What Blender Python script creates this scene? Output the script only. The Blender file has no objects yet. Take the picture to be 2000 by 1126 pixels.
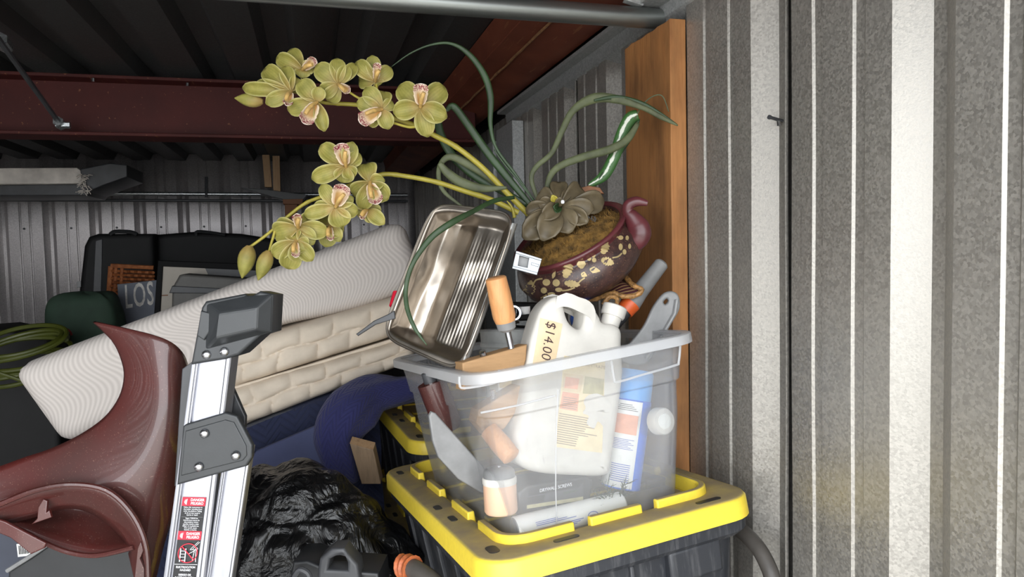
import bpy, bmesh, math, random
from mathutils import Vector, Matrix, noise
from mathutils.bvhtree import BVHTree

random.seed(7)
sc = bpy.context.scene
COL = sc.collection
V = Vector

# ------------------------------------------------------------------ camera
FPX = 1400.0
HC = 1.46
def _cam_axes(yaw=15.6, pitch=-3.1, roll=1.3):
    y, p, r = map(math.radians, (yaw, pitch, roll))
    fw = V((math.sin(y)*math.cos(p), math.cos(y)*math.cos(p), math.sin(p)))
    ri = V((math.cos(y), -math.sin(y), 0))
    up = ri.cross(fw)
    return ri*math.cos(r)-up*math.sin(r), up*math.cos(r)+ri*math.sin(r), fw
CR, CU, CF = _cam_axes()
CC = V((0, 0, HC))
cd = bpy.data.cameras.new('camera')
cd.sensor_width = 36.0
cd.lens = FPX/2000.0*36.0
cd.clip_start = 0.02
cam = bpy.data.objects.new('camera', cd)
COL.objects.link(cam)
cam.matrix_world = Matrix(((CR.x, CU.x, -CF.x, CC.x), (CR.y, CU.y, -CF.y, CC.y), (CR.z, CU.z, -CF.z, CC.z), (0, 0, 0, 1)))
sc.camera = cam

# ------------------------------------------------------------------ daylight through the open front
world = bpy.data.worlds.new('overcast_sky')
sc.world = world
world.use_nodes = True
bg = world.node_tree.nodes['Background']
bg.inputs['Color'].default_value = (0.93, 0.965, 1.0, 1)
bg.inputs['Strength'].default_value = 4.6
pl = bpy.data.lights.new('door_opening_portal', 'AREA')
pl.shape = 'RECTANGLE'
pl.size = 3.2
pl.size_y = 2.3
pl.cycles.is_portal = True
plo = bpy.data.objects.new('door_opening_portal', pl)
COL.objects.link(plo)
plo.location = (-0.75, -0.02, HC-0.35)
plo.rotation_euler = (math.radians(90), 0, 0)

# ------------------------------------------------------------------ exposure
vs_ = sc.view_settings
vs_.view_transform = 'Standard'
vs_.look = 'None'
vs_.gamma = 1.0
vs_.use_curve_mapping = False
vs_.exposure = 0.36
sc.cycles.use_denoising = True
sc.cycles.max_bounces = 10
sc.cycles.transparent_max_bounces = 24
sc.cycles.caustics_reflective = False
sc.cycles.caustics_refractive = False

# ------------------------------------------------------------------ pixel helpers (frame 2000 x 1126)
def ray(x, y):
    return CR*((x-1000)/FPX) + CU*(-(y-563)/FPX) + CF
def at_d(x, y, d): return CC + ray(x, y)*d
def at_x(x, y, X):
    r = ray(x, y); return CC + r*(X/r.x)
def at_y(x, y, Y):
    r = ray(x, y); return CC + r*(Y/r.y)
def at_z(x, y, z):
    r = ray(x, y); return CC + r*((z-HC)/r.z)

MT = Matrix.Translation((.231, 1.017, HC-.471)) @ Matrix.Rotation(math.radians(5.97), 4, 'Z') @ \
    Matrix.Rotation(math.radians(-5.05), 4, 'X') @ Matrix.Rotation(math.radians(-4.08), 4, 'Y')
MTI = MT.inverted()
def T_uz(x, y, v):
    """pixel -> (u, z) on the plane v of the big tote's own frame"""
    o = MTI @ CC; dd = MTI.to_3x3() @ ray(x, y)
    t = (v-o.y)/dd.y
    p = o+dd*t
    return p.x, p.z
def TW(u, v, z): return MT @ V((u, v, z))
def T(x, y, v):
    u, z = T_uz(x, y, v); return TW(u, v, z)

# ------------------------------------------------------------------ materials
def s2l(c):
    return tuple(((x/255)/12.92 if x/255 <= .04045 else ((x/255+.055)/1.055)**2.4) for x in c)
class NT:
    def __init__(s, name):
        s.m = bpy.data.materials.new(name); s.m.use_nodes = True
        s.t = s.m.node_tree; s.n = s.t.nodes; s.b = s.n['Principled BSDF']; s.out = s.n['Material Output']
    def new(s, t, **k):
        n = s.n.new(t)
        for a, b in k.items(): setattr(n, a, b)
        return n
    def link(s, a, b): s.t.links.new(a, b)
    def math(s, op, a, b=None, c=None):
        n = s.new('ShaderNodeMath', operation=op)
        for i, x in enumerate((a, b, c)):
            if x is None: continue
            if isinstance(x, (int, float)): n.inputs[i].default_value = x
            else: s.link(x, n.inputs[i])
        return n.outputs[0]
    def coord(s, kind='Object', scale=(1, 1, 1)):
        tc = s.new('ShaderNodeTexCoord'); mp = s.new('ShaderNodeMapping')
        mp.inputs['Scale'].default_value = scale
        s.link(tc.outputs[kind], mp.inputs['Vector']); return mp.outputs['Vector']
    def noise(s, vec, scale, detail=4, rough=.55):
        n = s.new('ShaderNodeTexNoise'); n.inputs['Scale'].default_value = scale
        n.inputs['Detail'].default_value = detail; n.inputs['Roughness'].default_value = rough
        s.link(vec, n.inputs['Vector']); return n.outputs['Fac']
    def ramp(s, fac, stops):
        n = s.new('ShaderNodeValToRGB'); e = n.color_ramp.elements
        while len(e) < len(stops): e.new(.5)
        for el, (p, c) in zip(e, stops):
            el.position = p; el.color = (*c, 1) if len(c) == 3 else c
        s.link(fac, n.inputs['Fac']); return n.outputs['Color']
    def mix(s, fac, a, b, blend='MIX'):
        n = s.new('ShaderNodeMix', data_type='RGBA', blend_type=blend)
        for i, x in ((0, fac), (6, a), (7, b)):
            if isinstance(x, (int, float)): n.inputs[i].default_value = x
            elif isinstance(x, tuple): n.inputs[i].default_value = (*x, 1)
            else: s.link(x, n.inputs[i])
        return n.outputs[2]
    def bump(s, h, strength, dist):
        n = s.new('ShaderNodeBump'); n.inputs['Strength'].default_value = strength
        n.inputs['Distance'].default_value = dist
        s.link(h, n.inputs['Height']); s.link(n.outputs['Normal'], s.b.inputs['Normal'])
    def col(s, c):
        if isinstance(c, tuple): s.b.inputs['Base Color'].default_value = (*c, 1)
        else: s.link(c, s.b.inputs['Base Color'])
    def set(s, **k):
        for a, b in k.items(): s.b.inputs[a.replace('_', ' ')].default_value = b
MATS = {}
def pm(name, rgb, rough=.5, metal=0, var=.12, scale=12, bump=0, bscale=80, stretch=(1, 1, 1), spec=.5, coat=0, rvar=0):
    if name in MATS: return MATS[name]
    k = NT(name); c = s2l(rgb); vec = k.coord('Object', stretch)
    f = k.noise(vec, scale)
    lo = tuple(x*(1-var*1.6) for x in c); hi = tuple(min(1, x*(1+var*1.6)) for x in c)
    k.col(k.ramp(f, [(.25, lo), (.75, hi)]))
    k.set(Roughness=rough, Metallic=metal)
    k.b.inputs['Specular IOR Level'].default_value = spec
    if coat: k.b.inputs['Coat Weight'].default_value = coat; k.b.inputs['Coat Roughness'].default_value = .08
    if rvar:
        f2 = k.noise(vec, scale*2.3)
        k.link(k.math('MULTIPLY_ADD', f2, rvar*2, rough-rvar), k.b.inputs['Roughness'])
    if bump: k.bump(k.noise(vec, bscale, 3), bump, .002)
    MATS[name] = k.m
    return k.m

def m_galv(name, rgb, rough=.42, metal=.75, sc_=230, warm=True):
    k = NT(name); c = s2l(rgb); vec = k.coord('Object')
    vo = k.new('ShaderNodeTexVoronoi'); vo.inputs['Scale'].default_value = sc_
    k.link(vec, vo.inputs['Vector'])
    g = k.new('ShaderNodeRGBToBW'); k.link(vo.outputs['Color'], g.inputs[0])
    big = k.noise(vec, 2.2, 3)
    a = k.ramp(g.outputs[0], [(.15, tuple(x*.78 for x in c)), (.85, tuple(min(1, x*1.18) for x in c))])
    b = k.mix(k.math('MULTIPLY', big, .45), a, tuple(x*.7 for x in c))
    # thin streaks of rubbed dirt
    st = k.noise(k.coord('Object', (30, 30, .6)), 3, 3)
    b = k.mix(k.math('MULTIPLY', k.math('GREATER_THAN', st, .68), .22), b, tuple(x*.55 for x in c))
    k.col(b); k.set(Metallic=metal)
    k.link(k.math('MULTIPLY_ADD', g.outputs[0], .18, rough-.09), k.b.inputs['Roughness'])
    k.bump(k.noise(vec, 320, 2), .25, .0008)
    return k.m
M_WALL = m_galv('galvanised_wall_steel', (180, 176, 169), .47, .64, 260)
M_BACKW = m_galv('galvanised_back_steel', (200, 195, 195), .44, .66)
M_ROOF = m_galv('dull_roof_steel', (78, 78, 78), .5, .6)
M_GALV = m_galv('zinc_steel', (190, 194, 196), .34, .9, 300)
M_PIPE = None
M_TRIM = m_galv('grey_angle_steel', (176, 178, 178), .5, .4, 200)

def m_redsteel(nm, c0, c1):
    k = NT(nm); vec = k.coord('Object')
    f = k.noise(vec, 5, 5); g = k.noise(k.coord('Object', (8, .7, 8)), 9, 5)
    c = k.ramp(f, [(.3, s2l(c0)), (.7, s2l(c1))])
    k.col(k.mix(k.math('MULTIPLY', k.math('GREATER_THAN', g, .66), .5), c, s2l((140, 96, 66))))
    k.set(Roughness=.6); k.b.inputs['Specular IOR Level'].default_value = .22; k.bump(k.noise(vec, 60), .1, .001)
    return k.m
M_RED = m_redsteel('maroon_primer_steel', (58, 22, 21), (74, 30, 27))
M_EAVE = m_redsteel('eave_lit_brown_primer', (96, 50, 38), (122, 68, 50))  # brown primer, its tone raised to carry the brighter light along the eave

def m_wood(name, a, b, axis=2, knots=True, rough=.65, stain=0.0, scale=1.0):
    k = NT(name)
    st = [26*scale, 26*scale, 26*scale]; st[axis] = 1.6*scale
    vec = k.coord('Object', tuple(st))
    f = k.noise(vec, 2.4, 6, .65)
    c = k.ramp(f, [(.25, s2l(a)), (.5, s2l(b)), (.78, tuple(x*.8 for x in s2l(a)))])
    st2 = [70*scale]*3; st2[axis] = 2.2*scale
    w = k.noise(k.coord('Object', tuple(st2)), 2.0, 3)
    c = k.mix(k.math('MULTIPLY', w, .35), c, tuple(x*.55 for x in s2l(a)))
    if stain:
        s3 = [7, 7, 7]; s3[axis] = 2.4
        sn = k.noise(k.coord('Object', tuple(s3)), 1.3, 5, .6)
        c = k.mix(k.math('MULTIPLY', k.ramp(sn, [(.45, (0, 0, 0)), (.7, (1, 1, 1))]), stain), c, s2l((74, 52, 34)))
    k.col(c); k.set(Roughness=rough); k.bump(f, .15, .001)
    return k.m
M_POST = m_wood('stained_pine_board', (160, 104, 58), (186, 130, 78), 2, stain=.7)
M_PALEWOOD = m_wood('pale_raw_wood', (170, 130, 92), (204, 168, 128), 2)
M_SHELFWOOD = m_wood('brown_shelf_wood', (120, 78, 50), (150, 100, 66), 0)
M_JAW = m_wood('hardwood_clamp_jaw', (162, 124, 84), (190, 150, 106), 0)
M_HANDLEW = m_wood('orange_maple_handle', (206, 138, 84), (226, 164, 108), 2, scale=1.4, rough=.45)
M_OLDWOOD = m_wood('grey_brown_board', (118, 98, 78), (150, 126, 100), 2)

def m_dusty(name, rgb, dust=(150, 134, 104), amt=1.0, rough=.42):
    k = NT(name); c = s2l(rgb); vec = k.coord('Object')
    ge = k.new('ShaderNodeNewGeometry'); sx = k.new('ShaderNodeSeparateXYZ')
    k.link(ge.outputs['Normal'], sx.inputs[0])
    f = k.noise(vec, 16, 5); g = k.noise(vec, 90, 3)
    base = k.ramp(g, [(.2, tuple(x*.92 for x in c)), (.8, tuple(min(1, x*1.06) for x in c))])
    up = k.math('MAXIMUM', k.math('MULTIPLY_ADD', sx.outputs[2], 5, -3.9), 0.0)
    up = k.math('MINIMUM', up, 1.0)
    fac = k.math('MULTIPLY', up, k.math('MULTIPLY', k.ramp(f, [(.2, (.72,)*3), (.6, (1,)*3)]), amt))
    k.col(k.mix(fac, base, s2l(dust)))
    k.link(k.math('MULTIPLY_ADD', fac, .4, rough), k.b.inputs['Roughness'])
    return k.m
M_YEL = m_dusty('dusty_yellow_plastic', (250, 220, 74))
def m_black_tote():
    k = NT('scuffed_black_plastic'); vec = k.coord('Object')
    st = k.noise(k.coord('Object', (34, 34, 3)), 2.2, 5, .7)
    c = k.ramp(st, [(.5, s2l((44, 46, 51))), (.78, s2l((92, 92, 94)))])
    k.col(c); k.set(Roughness=.48); k.bump(k.noise(vec, 130), .1, .0008)
    return k.m
M_TOTE = m_black_tote()

def m_clear(name, tint=(.985, .99, .995), haze=.12, gloss=.1, rough=.14, var=.12):
    """hazy thin clear polypropylene: mostly see-through, partly milky"""
    k = NT(name); vec = k.coord('Object')
    tr = k.new('ShaderNodeBsdfTransparent'); tr.inputs['Color'].default_value = (*tint, 1)
    df = k.new('ShaderNodeBsdfDiffuse'); df.inputs['Color'].default_value = (.95, .96, .98, 1)
    tl = k.new('ShaderNodeBsdfTranslucent'); tl.inputs['Color'].default_value = (.95, .96, .98, 1)
    ad = k.new('ShaderNodeMixShader'); ad.inputs[0].default_value = .45
    k.link(df.outputs[0], ad.inputs[1]); k.link(tl.outputs[0], ad.inputs[2])
    m1 = k.new('ShaderNodeMixShader')
    f = k.noise(vec, 9, 5, .7); sc2 = k.noise(k.coord('Object', (60, 60, 9)), 3, 4)
    hz = k.math('MULTIPLY_ADD', f, var, haze-var*.5)
    hz = k.math('ADD', hz, k.math('MULTIPLY', k.math('GREATER_THAN', sc2, .7), .05))
    k.link(hz, m1.inputs[0]); k.link(tr.outputs[0], m1.inputs[1]); k.link(ad.outputs[0], m1.inputs[2])
    gl = k.new('ShaderNodeBsdfGlossy'); gl.inputs['Roughness'].default_value = rough
    lw = k.new('ShaderNodeLayerWeight'); lw.inputs['Blend'].default_value = .35
    m2 = k.new('ShaderNodeMixShader')
    k.link(k.math('MULTIPLY', lw.outputs['Fresnel'], gloss*3), m2.inputs[0])
    k.link(m1.outputs[0], m2.inputs[1]); k.link(gl.outputs[0], m2.inputs[2])
    k.link(m2.outputs[0], k.out.inputs['Surface'])
    return k.m
M_CLEAR = m_clear('hazy_clear_tub_plastic', haze=.17)
M_CLEAR2 = m_clear('milky_tub_rim_plastic', haze=.55, var=.1)
M_BOTTLE = m_clear('clear_bottle_plastic', haze=.08)

M_BLACK = pm('matte_black_plastic', (38, 39, 41), .42, var=.1, scale=30, bump=.06)
M_BLACKC = pm('black_case_fabric', (13, 13, 14), .7, var=.2, scale=9, bump=.1, bscale=200)
M_LADCAP = pm('grey_black_ladder_plastic', (46, 48, 50), .42, var=.12, scale=18, bump=.06, bscale=220)
M_ALU = pm('satin_aluminium', (172, 173, 180), .46, 1.0, var=.05, scale=6, stretch=(40, 40, 1), rvar=.06)
M_STEEL = pm('bright_rivet_steel', (215, 216, 220), .16, 1.0, var=.05)
M_STAIN = pm('worn_stainless_steel', (162, 154, 144), .33, 1.0, var=.14, scale=14, bump=.10, bscale=26, rvar=.1)
M_WHITEP = pm('dusty_white_plastic', (218, 214, 206), .45, var=.09, scale=14, bump=.03)
M_PAPER = pm('white_label_paper', (240, 240, 236), .6, var=.03)
M_CREAM = pm('yellowed_label_paper', (236, 218, 178), .6, var=.08, scale=30)
M_TAG = pm('aged_cream_tape', (228, 204, 166), .6, var=.07, scale=40)
M_INK = pm('black_ink', (34, 28, 30), .6, var=.05)
M_MARK = pm('brown_marker_ink', (62, 36, 40), .6, var=.05)
M_GREYINK = pm('grey_ink', (150, 138, 124), .6, var=.05)
M_BLUEINK = pm('blue_ink', (84, 104, 190), .6, var=.05)
M_REDL = pm('red_label_ink', (204, 26, 52), .5, var=.04)
M_BLKL = pm('black_label_film', (18, 18, 22), .45, var=.05)
M_WHTI = pm('white_print', (235, 235, 238), .5, var=.02)
M_SALMON = pm('salmon_label_print', (236, 170, 140), .6, var=.1, scale=50)
M_BLUE = pm('blue_can_enamel', (52, 118, 232), .3, var=.06)
M_LBLUE = pm('light_blue_cap_plastic', (86, 168, 240), .35, var=.05)
M_GREYT = pm('grey_tool_plastic', (128, 128, 128), .38, var=.14, scale=24)
M_GREYD = pm('dark_grey_plastic', (66, 67, 70), .45, var=.12, scale=18)
M_ORANGE = pm('orange_plastic', (214, 92, 40), .4, var=.06)
M_PEACH = pm('peach_plastic', (232, 190, 160), .45, var=.05)
M_LEAFG = pm('pale_green_print', (176, 208, 150), .6, var=.1, scale=60)
M_GOLD = pm('dull_gold_paint', (178, 158, 112), .45, .15, var=.16, scale=60)
M_MOSS = pm('brown_green_moss', (116, 86, 38), .9, var=.5, scale=60, bump=.5, bscale=150)
M_GREEN = pm('dark_green_fabric', (50, 70, 56), .8, var=.15, scale=14, bump=.2, bscale=90)
M_HOSE = pm('yellow_green_hose', (66, 72, 20), .45, var=.12)
M_DKHOSE = pm('grey_black_rubber', (74, 70, 66), .5, var=.18, scale=24)
M_SLATE = pm('slate_sign_paint', (104, 108, 118), .7, var=.1)
M_MATB = pm('cream_mat_board', (196, 188, 176), .7, var=.05)
M_FRAME = pm('black_frame_lacquer', (10, 10, 11), .65, var=.1, spec=.2)
M_SPRIG = pm('dark_dried_green', (56, 70, 56), .8, var=.3, scale=60)
M_PIPE = pm('galvanised_pipe_steel', (138, 142, 140), .36, .85, var=.12, scale=9, stretch=(.3, 6, 6), rvar=.05)
M_ZINC = pm('zinc_plated_steel', (150, 154, 158), .4, .8, var=.12, scale=30)
M_PAIL = pm('dull_pail_zinc', (196, 198, 196), .5, .3, var=.12, scale=24)
M_CHROME = pm('chrome_trim', (200, 202, 206), .12, 1, var=.04)
M_CAPCORK = pm('grubby_white_foam', (222, 214, 206), .8, var=.2, scale=9, bump=.3)
M_DRIVE = pm('pale_driveway_concrete', (196, 192, 184), .8, var=.1, scale=3)
M_CONC = pm('concrete', (150, 146, 140), .8, var=.12, scale=6, bump=.2)

def m_maroon():
    k = NT('glossy_maroon_plastic'); vec = k.coord('Object')
    f = k.noise(vec, 5, 5); d = k.noise(vec, 420, 2)
    c = k.ramp(f, [(.35, s2l((76, 24, 20))), (.7, s2l((58, 36, 32)))])
    c = k.mix(k.math('MULTIPLY', k.math('GREATER_THAN', d, .68), .3), c, s2l((176, 140, 124)))
    k.col(c)
    k.set(Roughness=.5); k.b.inputs['Coat Weight'].default_value = .7; k.b.inputs['Coat Roughness'].default_value = .06
    return k.m
M_MAROON = m_maroon()
def m_bag():
    k = NT('crinkled_black_film'); vec = k.coord('Object')
    k.col(s2l((10, 10, 11))); k.set(Roughness=.28)
    n = k.new('ShaderNodeTexNoise'); n.inputs['Scale'].default_value = 11; n.inputs['Detail'].default_value = 5
    n.inputs['Distortion'].default_value = 1.6; k.link(vec, n.inputs['Vector'])
    vo = k.new('ShaderNodeTexVoronoi', feature='DISTANCE_TO_EDGE'); vo.inputs['Scale'].default_value = 13
    mx = k.new('ShaderNodeMix', data_type='VECTOR'); mx.inputs[0].default_value = .12
    k.link(vec, mx.inputs[4]); k.link(n.outputs['Color'], mx.inputs[5]); k.link(mx.outputs[1], vo.inputs['Vector'])
    ed_ = k.math('MINIMUM', k.math('MULTIPLY', vo.outputs['Distance'], 3.0), 1.0)
    k.bump(k.math('ADD', k.math('MULTIPLY', n.outputs['Fac'], .5), k.math('MULTIPLY', ed_, .7)), .55, .012)
    return k.m
M_BAG = m_bag()
def m_foam():
    k = NT('wave_knit_foam_cover')
    tc = k.new('ShaderNodeTexCoord'); sx = k.new('ShaderNodeSeparateXYZ'); k.link(tc.outputs['UV'], sx.inputs[0])
    # UV in metres: u along the mattress, v up its side
    wob = k.math('MULTIPLY', k.math('SINE', k.math('MULTIPLY', sx.outputs[1], 30)), .022)
    wob2 = k.math('MULTIPLY', k.math('SINE', k.math('MULTIPLY_ADD', sx.outputs[0], 7, 1)), .05)
    ph = k.math('ADD', k.math('ADD', sx.outputs[0], wob), k.math('MULTIPLY', k.math('MULTIPLY', wob2, sx.outputs[1]), 6))
    h = k.math('SINE', k.math('MULTIPLY', ph, 6.2832/.0125))
    h01 = k.math('MULTIPLY_ADD', h, .5, .5)
    k.col(k.ramp(h01, [(0, s2l((196, 188, 182))), (1, s2l((214, 206, 200)))]))  # troughs tinted darker, relief shading put into the colour
    k.set(Roughness=.85); k.bump(h01, .22, .002)
    return k.m
M_FOAM = m_foam()
M_QUILT = pm('beige_quilted_ticking', (216, 202, 184), .8, var=.07, scale=16, bump=.2, bscale=160)
def m_blanket(name, rgb, rgb2):
    k = NT(name); tc = k.new('ShaderNodeTexCoord'); sx = k.new('ShaderNodeSeparateXYZ'); k.link(tc.outputs['UV'], sx.inputs[0])
    tri = k.math('PINGPONG', sx.outputs[0], .04)
    ph = k.math('ADD', sx.outputs[1], tri)
    h = k.math('PINGPONG', ph, .011)
    h = k.math('MINIMUM', k.math('MULTIPLY', h, 160), 1.0)
    nz = k.noise(k.coord('UV'), 60, 3)
    k.col(k.mix(k.math('MULTIPLY_ADD', nz, .4, k.math('MULTIPLY', h, .2)), s2l(rgb), s2l(rgb2)))
    k.set(Roughness=.9); k.b.inputs['Sheen Weight'].default_value = .15
    k.bump(h, .5, .004)
    return k.m
M_NAVY = m_blanket('navy_moving_blanket', (22, 28, 52), (38, 46, 80))
M_BLUEB = m_blanket('blue_moving_blanket', (32, 34, 80), (52, 54, 108))
def m_petal():
    k = NT('yellow_green_petal'); tc = k.new('ShaderNodeTexCoord'); sx = k.new('ShaderNodeSeparateXYZ'); k.link(tc.outputs['UV'], sx.inputs[0])
    vein = k.math('MULTIPLY_ADD', k.math('SINE', k.math('MULTIPLY', sx.outputs[0], 46)), .5, .5)
    nz = k.noise(k.coord('Object'), 45, 4)
    c = k.ramp(nz, [(.25, s2l((112, 110, 46))), (.55, s2l((146, 140, 68))), (.8, s2l((172, 156, 92)))])
    c = k.mix(k.math('MULTIPLY', vein, .28), c, s2l((112, 104, 40)))
    blush = k.ramp(sx.outputs[1], [(0, (1, 1, 1)), (.55, (0, 0, 0))])
    c = k.mix(k.math('MULTIPLY', k.math('MULTIPLY', blush, nz), .9), c, s2l((150, 96, 70)))
    ed = k.ramp(k.math('ABSOLUTE', k.math('SUBTRACT', sx.outputs[0], .5)), [(.43, (0, 0, 0)), (.5, (1, 1, 1))])
    c = k.mix(k.math('MULTIPLY', ed, .4), c, s2l((222, 214, 150)))
    k.col(c); k.set(Roughness=.6); k.b.inputs['Subsurface Weight'].default_value = 0
    k.bump(vein, .12, .001)
    return k.m
M_PETAL = m_petal()
def m_lip():
    k = NT('spotted_cream_lip'); tc = k.new('ShaderNodeTexCoord'); sx = k.new('ShaderNodeSeparateXYZ'); k.link(tc.outputs['UV'], sx.inputs[0])
    nz = k.noise(k.coord('Object'), 420, 2)
    tip = k.ramp(sx.outputs[1], [(.58, (0, 0, 0)), (.72, (1, 1, 1)), (.95, (1, 1, 1)), (1, (0, 0, 0))])
    c = k.ramp(sx.outputs[1], [(0, s2l((176, 128, 64))), (.45, s2l((190, 154, 96))), (.68, s2l((226, 208, 184))), (1, s2l((234, 220, 206)))])
    side_ = k.ramp(k.math('ABSOLUTE', k.math('SUBTRACT', sx.outputs[0], .5)), [(.26, (0, 0, 0)), (.36, (1, 1, 1))])
    c = k.mix(k.math('MULTIPLY', side_, .85), c, s2l((226, 208, 184)))
    sp = k.math('MULTIPLY', k.math('GREATER_THAN', nz, .49), tip)
    k.col(k.mix(sp, c, s2l((138, 34, 62)))); k.set(Roughness=.6)
    return k.m
M_LIP = m_lip()
M_COLUMN = pm('amber_column', (196, 160, 96), .55, var=.2, scale=120)
M_STEM = pm('yellow_green_stem', (160, 148, 56), .5, var=.12, scale=40)
M_BLADE = pm('dark_strap_leaf', (38, 60, 30), .5, var=.3, scale=26)
M_BLADE2 = pm('faded_olive_leaf', (82, 88, 60), .6, var=.28, scale=30)
def m_varieg():
    k = NT('white_striped_leaf'); tc = k.new('ShaderNodeTexCoord'); sx = k.new('ShaderNodeSeparateXYZ'); k.link(tc.outputs['UV'], sx.inputs[0])
    nz = k.noise(k.coord('Object'), 60, 4)
    f = k.math('ADD', k.math('ABSOLUTE', k.math('SUBTRACT', sx.outputs[0], .42)), k.math('MULTIPLY', nz, .34))
    k.col(k.ramp(f, [(.26, s2l((214, 218, 204))), (.32, s2l((58, 98, 48)))])); k.set(Roughness=.45)
    return k.m
M_VARI = m_varieg()
M_SUCC = pm('dusky_succulent', (98, 87, 66), .5, var=.22, scale=40)
def m_pot():
    k = NT('bronzed_burgundy_glaze'); vec = k.coord('Object')
    nz = k.noise(vec, 30, 5, .7); f2 = k.noise(vec, 330, 2)
    c = k.ramp(nz, [(.35, s2l((44, 30, 30))), (.7, s2l((84, 58, 52)))])
    c = k.mix(k.math('MULTIPLY', k.math('GREATER_THAN', f2, .64), .5), c, s2l((150, 112, 84)))
    k.col(c); k.set(Roughness=.34)
    return k.m
M_POT = m_pot()
M_POTRIM = pm('burgundy_glaze', (92, 44, 48), .3, var=.25, scale=16)
def m_stripecloth():
    k = NT('striped_burgundy_brocade'); tc = k.new('ShaderNodeTexCoord'); sx = k.new('ShaderNodeSeparateXYZ'); k.link(tc.outputs['UV'], sx.inputs[0])
    st = k.math('PINGPONG', sx.outputs[0], .06)
    k.col(k.ramp(k.math('MULTIPLY', st, 16), [(.2, s2l((70, 26, 32))), (.55, s2l((44, 26, 26))), (.8, s2l((150, 118, 80)))]))
    k.set(Roughness=.6)
    return k.m
M_CLOTH = m_stripecloth()
M_CORD = pm('gold_brown_cord', (150, 110, 62), .6, var=.5, scale=160, bump=.5, bscale=260)
def m_wicker():
    k = NT('woven_brown_wicker'); tc = k.new('ShaderNodeTexCoord'); sx = k.new('ShaderNodeSeparateXYZ'); k.link(tc.outputs['Object'], sx.inputs[0])
    nz = k.noise(k.coord('Object'), 40, 3)
    k.col(k.ramp(nz, [(.3, s2l((128, 70, 36))), (.7, s2l((176, 108, 62)))])); k.set(Roughness=.7)
    return k.m
M_WICK = m_wicker()

# ------------------------------------------------------------------ mesh helpers
def crom(pts, n, closed=False):
    pts = [V(p) for p in pts]; N = len(pts); out = []
    segs = N if closed else N-1
    for i in range(segs):
        if closed: p0, p1, p2, p3 = pts[i-1], pts[i], pts[(i+1) % N], pts[(i+2) % N]
        else: p0, p1, p2, p3 = pts[max(i-1, 0)], pts[i], pts[i+1], pts[min(i+2, N-1)]
        for j in range(n):
            t = j/n
            out.append(.5*((2*p1)+(p2-p0)*t+(2*p0-5*p1+4*p2-p3)*t*t+(3*p1-p0-3*p2+p3)*t*t*t))
    if not closed: out.append(pts[-1])
    return out
def lin(vals, n):
    out = []
    for i in range(len(vals)-1):
        for j in range(n): out.append(vals[i]+(vals[i+1]-vals[i])*j/n)
    out.append(vals[-1]); return out

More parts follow.
